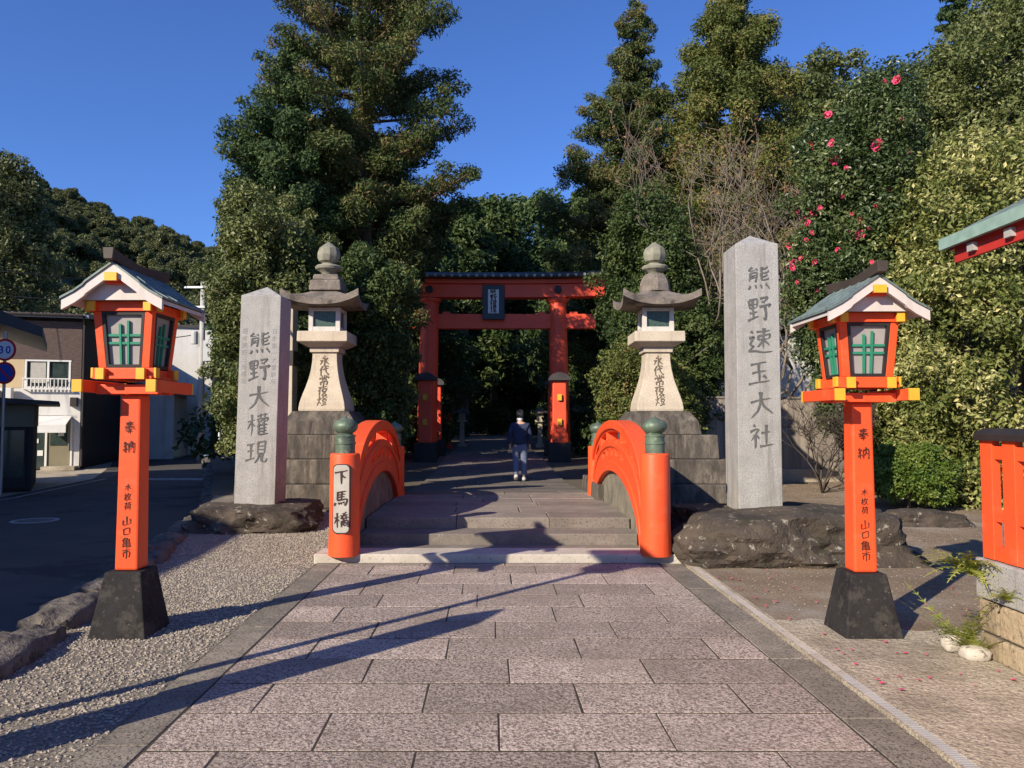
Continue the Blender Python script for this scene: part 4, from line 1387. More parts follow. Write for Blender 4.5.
# ------------------------------------------------------------------ stone lanterns
def stone_lantern(loc, label, wx):
    t = thing('stone_lantern', label, 'lantern', loc)
    d = loc[2]
    K_ = loc[1] / 13.0
    t.location.z = 1.6 + (d - 1.6) * K_
    t.scale = (K_, K_, K_)
    Z = lambda z: z - d
    # stepped base
    mb = MB(); mb.sq([(Z(d - .15), 1.32, 1.32), (Z(.26), 1.30, 1.30)]); mb.build('base_step', M['step_stone'], t, bevel=.02)
    mb = MB(); mb.sq([(Z(.262), 1.16, 1.16), (Z(.62), 1.14, 1.14)]); mb.build('base_step', M['step_stone'], t, bevel=.02)
    mb = MB(); mb.sq([(Z(.622), 1.00, 1.00), (Z(1.0), .98, .98)]); mb.build('base_step', M['step_stone'], t, bevel=.02)
    mb = MB(); mb.sq([(Z(1.002), .84, .84), (Z(1.38), .82, .82)]); mb.build('base_step', M['step_stone'], t, bevel=.02)
    mb = MB(); mb.sq([(Z(1.382), .62, .62), (Z(1.60), .58, .58), (Z(1.70), .50, .50), (Z(1.76), .46, .46)]); mb.build('base_block', M['step_stone'], t, bevel=.015)
    # flaring shaft
    mb = MB()
    lv = [(1.762, .41), (1.80, .415), (1.90, .40), (2.02, .365), (2.15, .32), (2.30, .275), (2.45, .243), (2.60, .225), (2.70, .222), (2.74, .222)]
    lv = [(z, h * .92) for z, h in lv]
    mb.sq([(Z(z), h, h) for z, h in lv])
    sh = mb.build('shaft', M['lantern_stone'], t, bevel=.008)
    mb = MB(); mb.sq([(Z(2.742), .24, .24), (Z(2.83), .246, .246)]); mb.build('collar', M['lantern_stone'], t, bevel=.008)
    mb = MB(); mb.sq([(Z(2.832), .28, .28), (Z(2.90), .395, .395), (Z(2.91), .415, .415), (Z(3.08), .41, .41)]); mb.build('platform', M['lantern_stone'], t, bevel=.01)
    # fire box: four corner posts, sills, panes
    mb = MB()
    for a in (-1, 1):
        for b_ in (-1, 1):
            mb.box((a * .225, b_ * .225, Z(3.285)), (.075, .075, .41))
    for a in (-1, 1):
        mb.box((0, a * .225, Z(3.125)), (.374, .07, .088)); mb.box((0, a * .225, Z(3.46)), (.374, .07, .058))
        mb.box((a * .225, 0, Z(3.125)), (.07, .374, .088)); mb.box((a * .225, 0, Z(3.46)), (.07, .374, .058))
    fb = mb.build('fire_box', mat('pale_firebox', (0.60, 0.57, 0.53), (0.48, 0.45, 0.41), 6, .8), t, bevel=.006)
    for a in (-1, 1):
        q = MB(); q.box((0, a * .215, Z(3.30)), (.38, .012, .27)); q.build('pane', M['lamp_glass'], fb)
        q = MB(); q.box((a * .215, 0, Z(3.30)), (.012, .38, .27)); q.build('pane', M['lamp_glass'], fb)
    # roof with turned-up corners
    N_ = 18
    vs_, fs = [], []
    for lay in (0, 1):
        for i in range(N_ + 1):
            for j in range(N_ + 1):
                x, y = -1 + 2 * i / N_, -1 + 2 * j / N_
                m_ = max(abs(x), abs(y))
                lift = 0.15 * (abs(x) * abs(y)) ** 2.6
                flare = 1 + .06 * (abs(x * y)) ** 3
                h_ = .30 * (1 - m_) ** 1.25
                z = 3.60 + h_ + lift if lay else 3.495 + lift * 0.92 + .015 * (1 - m_)
                vs_.append((x * .60 * flare, y * .60 * flare, Z(z)))
    K = (N_ + 1) ** 2
    for i in range(N_):
        for j in range(N_):
            a = i * (N_ + 1) + j
            q = (a, a + N_ + 1, a + N_ + 2, a + 1)
            fs.append(q[::-1])
            fs.append(tuple(K + s_ for s_ in q))
    rim = [i * (N_ + 1) for i in range(N_ + 1)] + [N_ * (N_ + 1) + j for j in range(1, N_ + 1)] + [i * (N_ + 1) + N_ for i in range(N_ - 1, -1, -1)] + [j for j in range(N_ - 1, 0, -1)]
    for a, b_ in zip(rim, rim[1:] + rim[:1]):
        fs.append((a, b_, K + b_, K + a))
    mb = MB(); mb.add(vs_, fs)
    rf = mb.build('roof', M['lantern_dark'], t, smooth=40)
    if wx:
        mb = MB(); mb.sq([(Z(3.78), .27, .27), (Z(3.96), .25, .25)]); mb.sq([(Z(3.962), .22, .22), (Z(4.06), .205, .205)]); mb.build('roof_tier', M['lantern_dark'], t, bevel=.02)
    else:
        mb = MB(); mb.lathe([(.27, Z(3.78)), (.265, Z(3.86)), (.245, Z(3.96)), (.20, Z(4.05)), (.16, Z(4.09))], seg=8); mb.build('roof_tier', M['lantern_dark'], t, smooth=30)
    mb = MB(); mb.lathe([(.11, Z(4.08)), (.13, Z(4.12)), (.215, Z(4.17)), (.225, Z(4.21)), (.20, Z(4.235)), (.12, Z(4.25)), (.11, Z(4.275))], seg=20); mb.build('finial_seat', M['lantern_moss'], t, smooth=40)
    mb = MB(); mb.lathe([(.10, Z(4.27)), (.165, Z(4.31)), (.195, Z(4.38)), (.192, Z(4.46)), (.165, Z(4.53)), (.09, Z(4.59)), (.02, Z(4.64))], seg=10); mb.build('finial', M['lantern_moss'], t, smooth=25)
    # writing down the curved shaft
    ins = inscription('永代常夜燈', sh, M['carved_brown'], .185, 0, 0, 0, .165, shear=.15, bold=.008)
    zs_, hs_ = [Z(z) for z, h in lv], [h for z, h in lv]
    for v_ in ins.data.vertices:
        z = v_.co.z + Z(2.60)
        v_.co.y = -np.interp(z, zs_, hs_) + v_.co.y - .004
        v_.co.z = z
    return t


LX = at(326, 500, 14.2).x
RX = at(657, 500, 13.6).x
stone_lantern((LX, 14.2, 0.08), 'tall stone lantern on a stepped base just right of the left stone pillar', True)
stone_lantern((RX, 13.6, 0.08), 'tall stone lantern on a stepped base left of the right stone pillar', False)

# ------------------------------------------------------------------ inscribed pillars on boulders
def boulder(name, label, c, size, seed, m='rock', amp=.22, sub=5, flat_top=None):
    vs_, fs = rough_blob((0, 0, 0), size, seed, sub, amp, freq=1.3)
    if flat_top is not None:
        vs_ = [Vector((p.x, p.y, p.z if p.z < flat_top * .75 else flat_top * .75 + (p.z - flat_top * .75) * .38 + 0.03 * mnoise.noise(p * 2.5))) for p in vs_]
    mb = MB()
    mb.add(vs_, fs)
    o = mb.build(name, M[m], None, c, smooth=28)
    return tag(o, label, 'rock')


def pillar(label, loc, hw, hd, h, apex, chars, cs, tilt=0, top_gap=.5, step=.42, side_text=None):
    t = thing('stone_pillar', label, 'monument', loc)
    t.rotation_euler = (0, tilt, 0)
    mb = MB()
    mb.loft([[(a * hw * k, b_ * hd * k, z) for a, b_ in ((-1, -1), (1, -1), (1, 1), (-1, 1))] for z, k in ((-.1, 1.0), (h, .985))] +
            [[(a * .01, b_ * .01, h + apex) for a, b_ in ((-1, -1), (1, -1), (1, 1), (-1, 1))]])
    o = mb.build('shaft', M['granite'], t, bevel=.008)
    inscription(chars, t, M['carved'], cs, .01, -hd * .99, h - top_gap, step, bold=.004, thick=.004)
    if side_text:
        for x, s_ in side_text:
            inscription(s_, t, M['carved_faint'], .085, x, -hd * .988, h - .52, .105, thick=.003, shear=.05, bold=-.001)
    return t


boulder('boulder', 'flat dark boulder under the right stone pillar, half behind the right vermilion lantern', (3.28, 9.40, 0.10), (1.36, .98, .54), 5, flat_top=.53)
boulder('boulder', 'low mossy boulder carrying the left stone pillar by the kerb', (-3.75, 11.35, 0.08), (.90, .75, .38), 9, flat_top=.36)
pillar('grey granite pillar with six carved characters standing on the large right boulder', (3.0, 9.62, .60), .265, .28, 3.17, .16, '熊野速玉大社', .335, 0, .43, .385)
pillar('grey granite pillar with five carved characters standing on the low left boulder', (-3.72, 11.45, .43), .295, .27, 3.0, .17, '熊野大權現', .345, radians(1.0), .70, .395,
       [(-.215, '根本熊野三所權現'), (.215, '日本第一大霊験所')])
# beige pillar partly hidden behind the left monument
t = thing('stone_post', 'weathered beige stone post half hidden behind the left granite pillar', 'monument', (-4.62, 15.7, gz(15.7)))
mb = MB(); mb.sq([(-.1, .19, .19), (3.82, .185, .185)]); mb.build('shaft', M['lantern_stone'], t, bevel=.01)
mb = MB(); mb.sq([(2.55, .20, .20), (2.85, .20, .20)]); mb.build('band', M['black'], t)
mb = MB(); mb.sq([(3.82, .22, .22), (3.92, .22, .22), (4.05, .02, .02)]); mb.build('cap', M['lantern_stone'], t)
boulder('garden_rock', 'low flat rock on the bare ground left of the vermilion fence', (6.15, 11.6, .07), (.60, .40, .20), 14, amp=.2, sub=4)



# ------------------------------------------------------------------ vermilion post lanterns
def post_lantern(label, loc, zs=1.0):
    t = thing('post_lantern', label, 'lantern', loc)
    t.scale = (1, 1, zs)
    o = M['orange']
    mb = MB(); mb.sq([(-.05, .215, .215), (0, .213, .213), (.46, .135, .135)]); mb.build('base', M['black_stone'], t, bevel=.012)
    mb = MB(); mb.sq([(.462, .088, .088), (1.74, .078, .078)]); po = mb.build('post', o, t, bevel=.016)
    inscription('奉納', po, M['ink'], .10, .0, -.082, 1.50, .145, bold=.004)
    inscription('木枚荷', po, M['ink'], .060, .0, -.084, 1.06, .066)
    inscription('山口亀市', po, M['ink'], .078, .0, -.086, .82, .078, bold=.002)

    def beam(name, axis, offs, half, z, th, ht, cap=.028):
        for off in offs:
            b_ = MB()
            b_.box((off, 0, z) if axis == 'y' else (0, off, z), (th, half * 2, ht) if axis == 'y' else (half * 2, th, ht))
            bo = b_.build(name, o, t, bevel=.004)
            for s_ in (-1, 1):
                e = MB()
                c = (off, s_ * (half + cap / 2 + .001), z) if axis == 'y' else (s_ * (half + cap / 2 + .001), off, z)
                e.box(c, (th + .003, cap, ht + .003) if axis == 'y' else (cap, th + .003, ht + .003))
                e.build('end_cap', M['yellow'], bo, bevel=.002)
    beam('lower_arm', 'y', (-.27, .27), .31, 1.795, .07, .085, .022)
    b_ = MB(); b_.box((0, -.10, 1.777), (.468, .07, .07)); b_.box((0, .10, 1.777), (.468, .07, .07)); b_.build('cross_beam', o, t, bevel=.004)
    beam('upper_arm', 'y', (-.15, .15), .23, 1.885, .06, .078, .02)
    beam('upper_arm', 'x', (-.165, .165), .225, 1.893, .06, .072, .018)
    mb = MB(); mb.box((0, 0, 1.86), (.44, .44, .02)); mb.build('floor_board', o, t)
    # lamp box: leaning corner posts, frames with panes and green lattice
    zb, zt, hb, ht = 1.93, 2.335, .160, .193
    for a in (-1, 1):
        for c in (-1, 1):
            mb = MB()
            mb.loft([[(a * h_ + dx * .029, c * h_ + dy * .029, z) for dx, dy in ((-1, -1), (1, -1), (1, 1), (-1, 1))] for z, h_ in ((zb, hb), (zt, ht))])
            mb.build('corner_post', o, t, bevel=.004)
    for face in range(4):
        rot = Matrix.Rotation(face * pi / 2, 3, 'Z')

        def pt(u, v_, out):
            h_ = hb + (ht - hb) * v_
            return rot @ Vector((u * (h_ - .031), -(h_ + .012 + out), zb + (zt - zb) * v_))

        def quad(mb, u0, u1, v0, v1, o0, o1):
            ps = [pt(u0, v0, o0), pt(u1, v0, o0), pt(u1, v1, o0), pt(u0, v1, o0), pt(u0, v0, o1), pt(u1, v0, o1), pt(u1, v1, o1), pt(u0, v1, o1)]
            mb.add(ps, [(0, 1, 2, 3), (7, 6, 5, 4), (0, 4, 5, 1), (1, 5, 6, 2), (2, 6, 7, 3), (3, 7, 4, 0)])
        fr = MB()
        quad(fr, -1, -.86, 0.0, 1, .016, -.02); quad(fr, .86, 1, 0.0, 1, .016, -.02)
        quad(fr, -.86, .86, 0.0, .06, .016, -.02); quad(fr, -.86, .86, .94, 1.0, .016, -.02)
        fo = fr.build('window_frame', M['black'], t)
        pn = MB(); quad(pn, -.86, .86, .06, .94, -.012, -.018); pn.build('pane', M['panel'], fo)
        la = MB()
        for u in (-.2, .2):
            quad(la, u - .055, u + .055, .06, .78 if u < 0 else .84, .008, -.008)
        for v_ in (.44, .58):
            quad(la, -.86, .86, v_ - .022, v_ + .022, .004, -.006)
        la.build('lattice', M['green'], fo)
    beam('top_beam', 'x', (-.208, .208), .255, 2.372, .055, .072, .024)
    beam('top_beam', 'y', (-.208, .208), .265, 2.366, .053, .066, .024)
    # gable roof with a kinked, flaring slope
    prof = [(0, 2.65), (.10, 2.58), (.19, 2.515), (.205, 2.495), (.27, 2.45), (.365, 2.40)]
    y0, y1 = -.39, .40

    def shell(z_up, z_dn, ya, yb, m, name, ex=0.0, parent=t, bevel=0.0):
        up = [(-x * (1 + ex), z + z_up) for x, z in prof[::-1]] + [(x * (1 + ex), z + z_up) for x, z in prof[1:]]
        dn = [(-x * (1 + ex), z + z_dn) for x, z in prof[::-1]] + [(x * (1 + ex), z + z_dn) for x, z in prof[1:]]
        mb = MB()
        n_ = len(up)
        v_ = [(x, yy, z) for yy in (ya, yb) for x, z in up] + [(x, yy, z) for yy in (ya, yb) for x, z in dn]
        f_ = []
        for i in range(n_ - 1):
            f_ += [(i, i + 1, n_ + i + 1, n_ + i), (2 * n_ + i + 1, 2 * n_ + i, 3 * n_ + i, 3 * n_ + i + 1),
                   (i + 1, i, 2 * n_ + i, 2 * n_ + i + 1), (n_ + i, n_ + i + 1, 3 * n_ + i + 1, 3 * n_ + i)]
        f_ += [(0, n_, 3 * n_, 2 * n_), (n_ - 1, 3 * n_ - 1, 4 * n_ - 1, 2 * n_ - 1)]
        mb.add(v_, f_)
        return mb.build(name, m, parent, bevel=bevel)
    rf = shell(.016, 0, y0 - .012, y1 + .012, M['copper'], 'roof', .02)
    seams = MB()
    for yy in (-.30, -.15, 0, .15, .30):
        for s_ in (-1, 1):
            seams.tube([(s_ * x * 1.02, yy, z + .018) for x, z in prof], .006, 5)
    seams.build('seam', M['copper'], rf)
    shell(-.002, -.03, y0 + .02, y1 - .02, M['white_wood'], 'soffit', -.02)
    for ya in (y0, y1 - .03):
        shell(-.001, -.075, ya, ya + .03, M['white_wood'], 'bargeboard', 0, t)
    for s_ in (-1, 1):
        g = MB()
        poly = [(-.25, 2.405), (.25, 2.405), (.25, 2.47), (.19, 2.505), (0, 2.625), (-.19, 2.505), (-.25, 2.47)]
        g.prism(poly, 'y', s_ * .30 - .008, s_ * .30 + .008)
        g.build('gable_board', M['white_wood'], t)
        e = MB(); e.box((0, s_ * .355, 2.555), (.085, .09, .055)); e.box((0, s_ * .33, 2.528), (.14, .05, .03)); e.build('gable_bracket', M['orange'], t)
        e = MB(); e.box((0, s_ * .409, 2.555), (.088, .016, .058)); e.build('end_cap', M['yellow'], t)
    rings = []
    for i in range(21):
        u = -1 + i / 10
        zc_ = 2.672 + (0.04 * abs(u) ** 1.8 if u < 0 else .022 * u)
        hw = .032
        hh = .028 + .012 * abs(u)
        rings.append([(-hw, u * .455, zc_ - hh), (hw, u * .455, zc_ - hh), (hw * 1.25, u * .455, zc_ + hh), (-hw * 1.25, u * .455, zc_ + hh)])
    r_ = MB(); r_.loft(rings); r_.build('ridge_beam', M['ridge'], t, bevel=.004)
    return t


post_lantern('vermilion post lantern with copper roof standing in gravel by the road on the left', (-2.90, 5.93, 0.0), 1.035)
post_lantern('vermilion post lantern with copper roof standing on bare ground at the right', (2.66, 5.93, 0.0), 1.0)

# ------------------------------------------------------------------ great gate (torii)
TY = 26.0
ty = thing('torii_gate', 'large vermilion shrine gate with a dark roof and name tablet in front of the grove', 'gate', (-0.62, TY, gz(TY)))
g0 = gz(TY)
hx = 2.16
HZ = lambda py: at(493, py, TY).z - g0
for s_ in (-1, 1):
    rings = []
    p = MB()
    for (r_, z) in ((.345, .5), (.335, 1.5), (.32, 3.2), (.295, HZ(301))):
        cx = s_ * (hx + .10 * (1 - z / 5.5))
        rings.append([(cx + r_ * cos(2 * pi * i / 32), r_ * sin(2 * pi * i / 32), z) for i in range(32)])
    p.loft(rings)
    p.build('pillar', M['orange_old'], ty, smooth=40)
    b_ = MB(); b_.lathe([(.43, -.2), (.41, .1), (.39, .52), (.36, .54)], (s_ * (hx + .10), 0, 0), 28); b_.build('pillar_base', M['black'], ty, smooth=40)
    d_ = MB(); d_.lathe([(.33, HZ(303)), (.38, HZ(301)), (.38, HZ(299.2))], (s_ * hx, 0, 0), 28); d_.build('pillar_cap', M['orange_old'], ty, smooth=40)
    c_ = MB(); c_.lathe([(.13, 0), (.13, .05), (.10, .06)], (0, 0, 0), 16); c_.build('boss', M['black'], ty, (s_ * hx, -.30, HZ(291)), (pi / 2, 0, 0))
    # side posts fore and aft, tied to the pillar
    for f_ in (-1, 1):
        sx = s_ * (hx - .24)
        q = MB(); q.sq([(.55, .22, .19), (HZ(383), .21, .18)], (sx + .2 * s_, f_ * 1.55)); so_ = q.build('side_post', M['orange_old'], ty, bevel=.03)
        q = MB(); q.sq([(-.2, .36, .26), (.552, .34, .24)], (sx + .2 * s_, f_ * 1.55)); q.build('side_post_base', M['black'], so_)
        q = MB(); q.sq([(HZ(383), .33, .30), (HZ(380), .33, .30), (HZ(377), .22, .18), (HZ(375), .05, .05)], (sx + .2 * s_, f_ * 1.55)); q.build('side_post_cap', M['roof_dark'], so_)
        for zz in (HZ(399), HZ(422)):
            q = MB(); q.box((sx + .2 * s_, f_ * 1.77, zz), (.13, .10, .2)); q.build('tie_end', M['yellow'], so_, bevel=.01)
    for zz in (HZ(399), HZ(422)):
        q = MB(); q.box((s_ * (hx + .04), 0, zz), (.13, 2.7, .22)); q.build('tie_beam', M['orange_old'], ty, bevel=.01)
# tie beam and lintels
mb = MB(); mb.box((0, 0, (HZ(314.5) + HZ(329)) / 2), (6.9, .30, HZ(314.5) - HZ(329))); mb.build('tie_rail', M['orange_old'], ty, bevel=.015)
for s_ in (-1, 1):
    for d_ in (-1, 1):
        q = MB(); q.box((s_ * hx + d_ * .55, 0, HZ(313.4)), (.26, .20, .09)); q.build('wedge', M['orange_old'], ty, bevel=.01)


def lintel(z0, z1, half, depth, m, name, up=.18, parent=ty):
    rings = []
    for i in range(25):
        u = -1 + i / 12
        dz = up * abs(u) ** 3
        x = u * half
        rings.append([(x, -depth, z0 + dz), (x, depth, z0 + dz), (x, depth, z1 + dz), (x, -depth, z1 + dz)])
    q = MB(); q.loft(rings)
    return q.build(name, m, parent, bevel=.012)


lintel(HZ(298.5), HZ(285.5), 3.75, .26, M['orange_old'], 'lower_lintel', .06)
lintel(HZ(285.3), HZ(281), 3.9, .36, M['orange_old'], 'upper_lintel', .08)
rings = []
for i in range(25):
    u = -1 + i / 12
    dz = .10 * abs(u) ** 3
    x = u * 4.2
    rings.append([(x, -.62, HZ(281) + dz), (x, .62, HZ(281) + dz), (x, .66, HZ(279.3) + dz), (x, .10, HZ(273) + dz), (x, -.10, HZ(273) + dz), (x, -.66, HZ(279.3) + dz)])
q = MB(); q.loft(rings); rfo = q.build('roof', M['roof_dark'], ty)
q = MB()
for i in range(31):
    u = -1 + i / 15
    q.lathe([(.05, 0), (.05, .05)], (u * 4.12, 0, 0), 8)
    b0 = len(q.v) - 16
    for k in range(16):
        x, y_, z_ = q.v[b0 + k]
        q.v[b0 + k] = (x, -.665 - z_, HZ(279.2) + .10 * abs(u) ** 3 + y_)
q.build('roof_tile_ends', mat('pale_tile_end', (0.34, 0.33, 0.27), None, rough=.6), rfo)
# name tablet
mb = MB(); mb.box((0, -.36, (HZ(287) + HZ(321)) / 2), (.74, .08, HZ(287) - HZ(321))); tb = mb.build('tablet_frame', mat('dark_blue_green', (0.025, 0.045, 0.055), None, rough=.5), ty, rot=None, bevel=.02)
mb = MB(); mb.box((0, -.41, (HZ(291.5) + HZ(315)) / 2), (.36, .03, HZ(291.5) - HZ(315))); tf = mb.build('tablet', M['white'], tb)
inscription('熊野權現', tf, M['ink'], .24, 0, -.426, HZ(294.5), .19, bold=.02, thick=.006)

# small lantern posts deep in the shade of the grove
def grove_post(x, y, kind, label):
    t = thing('grove_lantern_post', label, 'post', (x, y, gz(y)))
    m = M['lantern_stone'] if kind else M['orange_old']
    mb = MB(); mb.sq([(-.05, .2, .2), (.12, .2, .2), (.14, .11, .11), (1.15, .10, .10)]); mb.build('shaft', m, t)
    mb = MB(); mb.sq([(1.15, .22, .22), (1.24, .24, .24), (1.26, .15, .15), (1.56, .15, .15)]); mb.build('lamp_box', m, t)
    mb = MB(); mb.sq([(1.56, .34, .34), (1.62, .34, .34), (1.80, .05, .05), (1.92, .04, .04)]); mb.build('roof', M['lantern_dark'], t)


grove_post(at(448, 440, 34).x, 34, 0, 'small vermilion lantern post in the shade inside the left side of the gate')
grove_post(at(462, 440, 36).x, 36, 1, 'small pale stone lantern post left of the path in the grove')
grove_post(at(540, 440, 36).x, 36, 1, 'small pale stone lantern post right of the walking person in the grove')
grove_post(at(578, 440, 29).x, 29, 1, 'small stone lantern post just right of the gate')

# ------------------------------------------------------------------ person walking away
def skin_mesh(name, joints, edges, sub=2, root=0):
    me = bpy.data.meshes.new(name)
    me.from_pydata([j[0] for j in joints], edges, [])
    ob = bpy.data.objects.new(name, me)
    COL.objects.link(ob)
    md = ob.modifiers.new('skin', 'SKIN')
    md.use_smooth_shade = True
    sv = me.skin_vertices[0].data
    for i, j in enumerate(joints):
        r_ = j[1] if hasattr(j[1], '__len__') else (j[1], j[1])
        sv[i].radius = r_
        sv[i].use_root = (i == root)
    sb = ob.modifiers.new('sub', 'SUBSURF')
    sb.levels = sb.render_levels = sub
    dg = bpy.context.evaluated_depsgraph_get()
    out = bpy.data.meshes.new_from_object(ob.evaluated_get(dg))
    bpy.data.objects.remove(ob)
    bpy.data.meshes.remove(me)
    out.name = name
    out.shade_smooth()
    return out


PY = 17.6
pp = at(520, 480, PY)
person = thing('person', 'person in a navy jacket and faded blue trousers walking away along the approach', 'person', (pp.x, PY, pz(PY) + .012), radians(2))
J = [((0, 0, .86), (.12, .09)), ((0, .0, 1.0), (.115, .085)), ((0, .01, 1.18), (.135, .09)), ((0, .0, 1.29), (.11, .075)), ((0, .0, 1.355), (.048, .05)),
     ((0, .015, 1.43), (.062, .075)), ((0, .02, 1.51), (.072, .088)), ((0, .015, 1.57), (.05, .06)),
     ((-.165, 0, 1.27), .05), ((-.215, -.02, 1.03), .04), ((-.225, .05, .82), .030), ((-.228, .06, .76), (.022, .034)),
     ((.165, 0, 1.27), .05), ((.215, .0, 1.03), .04), ((.225, .06, .81), .030), ((.228, .07, .75), (.022, .034)),
     ((-.085, 0, .80), .085), ((-.09, .05, .46), .058), ((-.09, -.10, .12), .040), ((-.09, -.04, .06), (.035, .03)), ((-.09, .06, .05), (.03, .025)),
     ((.085, 0, .80), .085), ((.09, .04, .46), .058), ((.09, .03, .10), .040), ((.09, .08, .045), (.035, .03)), ((.095, .17, .03), (.03, .022))]
E = [(0, 1), (1, 2), (2, 3), (3, 4), (4, 5), (5, 6), (6, 7), (3, 8), (8, 9), (9, 10), (10, 11), (3, 12), (12, 13), (13, 14), (14, 15), (0, 16), (16, 17), (17, 18), (18, 19), (19, 20), (0, 21), (21, 22), (22, 23), (23, 24), (24, 25)]
for hx_, base_i in ((-1, 11), (1, 15)):
    bx_, by_, bz_ = J[base_i][0]
    for k, (dy, ln) in enumerate(((-.028, .060), (-.009, .072), (.010, .068), (.028, .055))):
        i0 = len(J)
        J.append(((bx_, by_ + dy, bz_ - .035), .009)); J.append(((bx_ - hx_ * .006, by_ + dy + .004, bz_ - .035 - ln * .55), .0085)); J.append(((bx_ - hx_ * .018, by_ + dy + .008, bz_ - .035 - ln), .007))
        E += [(base_i, i0), (i0, i0 + 1), (i0 + 1, i0 + 2)]
    i0 = len(J)
    J.append(((bx_ - hx_ * .012, by_ + .045, bz_ - .012), .011)); J.append(((bx_ - hx_ * .016, by_ + .058, bz_ - .045), .009))
    E += [(base_i, i0), (i0, i0 + 1)]
link_mesh('body', skin_mesh('body', J, E), M['skin'], person)
JJ = [((0, 0, .76), (.19, .145)), ((0, .005, .98), (.185, .135)), ((0, .01, 1.16), (.195, .135)), ((0, 0, 1.29), (.15, .105)), ((0, .0, 1.345), (.072, .07)),
      ((-.175, 0, 1.265), .072), ((-.235, -.02, 1.03), .062), ((-.245, .045, .83), .05), ((.175, 0, 1.265), .072), ((.235, 0, 1.03), .062), ((.245, .055, .82), .05)]
JE = [(0, 1), (1, 2), (2, 3), (3, 4), (3, 5), (5, 6), (6, 7), (3, 8), (8, 9), (9, 10)]
link_mesh('jacket', skin_mesh('jacket', JJ, JE), M['navy'], person)
TJ = [((0, 0, .90), (.15, .11)), ((0, 0, .83), (.15, .115)), ((-.092, 0, .76), .105), ((-.095, .05, .46), .082), ((-.095, -.095, .13), .070), ((.092, 0, .76), .105), ((.095, .04, .46), .082), ((.095, .03, .10), .072)]
TE = [(0, 1), (1, 2), (2, 3), (3, 4), (1, 5), (5, 6), (6, 7)]
link_mesh('trousers', skin_mesh('trousers', TJ, TE), M['denim'], person)
for sx, (y_, z_), pit in ((-.09, (-.02, .085), -.35), (.09, (.09, .045), 0)):
    vs_, fs = rough_blob((0, 0, 0), (.05, .135, .045), 2, 3, .02)
    mb = MB(); mb.add(vs_, fs)
    mb.build('shoe', M['shoe'], person, (sx, y_, z_), (pit, 0, 0), smooth=180)
hb_ = MB()
vs_, fs = rough_blob((0, 0, 0), (.088, .105, .10), 4, 3, .05)
hb_.add([p for p in vs_], fs)
hb_.build('hair', M['hair'], person, (0, .005, 1.525), smooth=180)
mb = MB(); mb.lathe([(.066, 0), (.074, .035), (.070, .06)], (0, .004, 1.375), 20); mb.build('shirt_collar', M['white'], person, smooth=60)

# ------------------------------------------------------------------ board fence and white house at the right rear
FA, FB = Vector((3.9, 17.4, 0)), Vector((11.0, 18.4, 0))
fdir = (FB - FA).normalized()
fl_ = (FB - FA).length
ft = thing('board_fence', 'weathered vertical board fence behind the right stone pillar', 'fence', (FA.x, FA.y, gz(17.6)), math.atan2(fdir.y, fdir.x))
mb = MB()
tn = []
x = 0
while x < fl_:
    wd = .145 + R.uniform(-.01, .01)
    mb.box((x + wd / 2, R.uniform(-.004, .004), 1.10), (wd - .006, .022, 1.62 + R.uniform(-.01, .01)))
    tn += [R.random()] * 6
    x += wd
me = bpy.data.meshes.new('board_panel')
me.from_pydata(mb.v, [], mb.f)
face_tone(me, tn)
link_mesh('board_panel', me, M['boards'], ft)
mb = MB(); mb.box((fl_ / 2, 0, .13), (fl_, .16, .34)); mb.build('plinth', M['concrete'], ft, bevel=.01)
mb = MB(); mb.box((fl_ / 2, .0, 1.935), (fl_, .07, .045)); mb.build('top_rail', M['boards'], ft)

wh = thing('white_house', 'white walled house glimpsed through twigs behind the board fence', 'house', (9.8, 26, gz(26)))
mb = MB(); mb.box((0, 0, 1.9), (3.4, 5, 3.9)); mb.build('wall', M['white_wall'], wh)
mb = MB(); mb.prism([(-2.1, 3.75), (0, 5.0), (2.1, 3.75), (2.1, 3.9), (0, 5.15), (-2.1, 3.9)], 'y', -2.9, 2.9); mb.build('roof', M['roof_tile'], wh)

# ------------------------------------------------------------------ low vermilion fence on a stone wall, and the eave at the right edge
FX = 3.20
sw = thing('stone_wall', 'low wall of squared tan stones at the right edge under the vermilion fence', 'wall', (FX, 0, 0))
mb = MB()
tn = []
zc_ = [(0.0, .17), (.175, .395)]
for row, (z0, z1) in enumerate(zc_):
    y = -3.0 - .2 * row
    while y < 5.33:
        y1 = min(y + R.uniform(.30, .55), 5.35)
        if 5.35 - y1 < .15:
            y1 = 5.35
        mb.box((.2, (y + y1) / 2, (z0 + z1) / 2), (.40 + R.uniform(-.012, .012), y1 - y - .014, z1 - z0 - .012))
        tn += [R.random()] * 6
        y = y1
me = bpy.data.meshes.new('stone_course')
me.from_pydata(mb.v, [], mb.f)
face_tone(me, tn)
link_mesh('stone_course', me, M['wall_stone'], sw, bevel=.015)
mb = MB(); mb.box((.205, 1.16, .20), (.37, 8.34, .40)); mb.build('mortar', M['mortar'], sw)
mb = MB(); mb.box((.2, 1.17, .533), (.42, 8.38, .264)); mb.build('coping', M['granite'], sw, bevel=.012)
vf = thing('low_fence', 'low vermilion slatted fence with black top rail on the stone wall', 'fence', (FX + .06, 0, .667))
y = 5.30
mb = MB(); mb.box((0, 1.2, .05), (.07, 8.2, .09)); mb.build('bottom_rail', M['orange'], vf, bevel=.004)
mb = MB(); mb.box((0, 1.2, .30), (.05, 8.2, .08)); mb.build('middle_rail', M['orange'], vf, bevel=.004)
mb = MB(); mb.box((0, 1.2, .72), (.05, 8.2, .09)); mb.build('upper_rail', M['orange'], vf, bevel=.004)
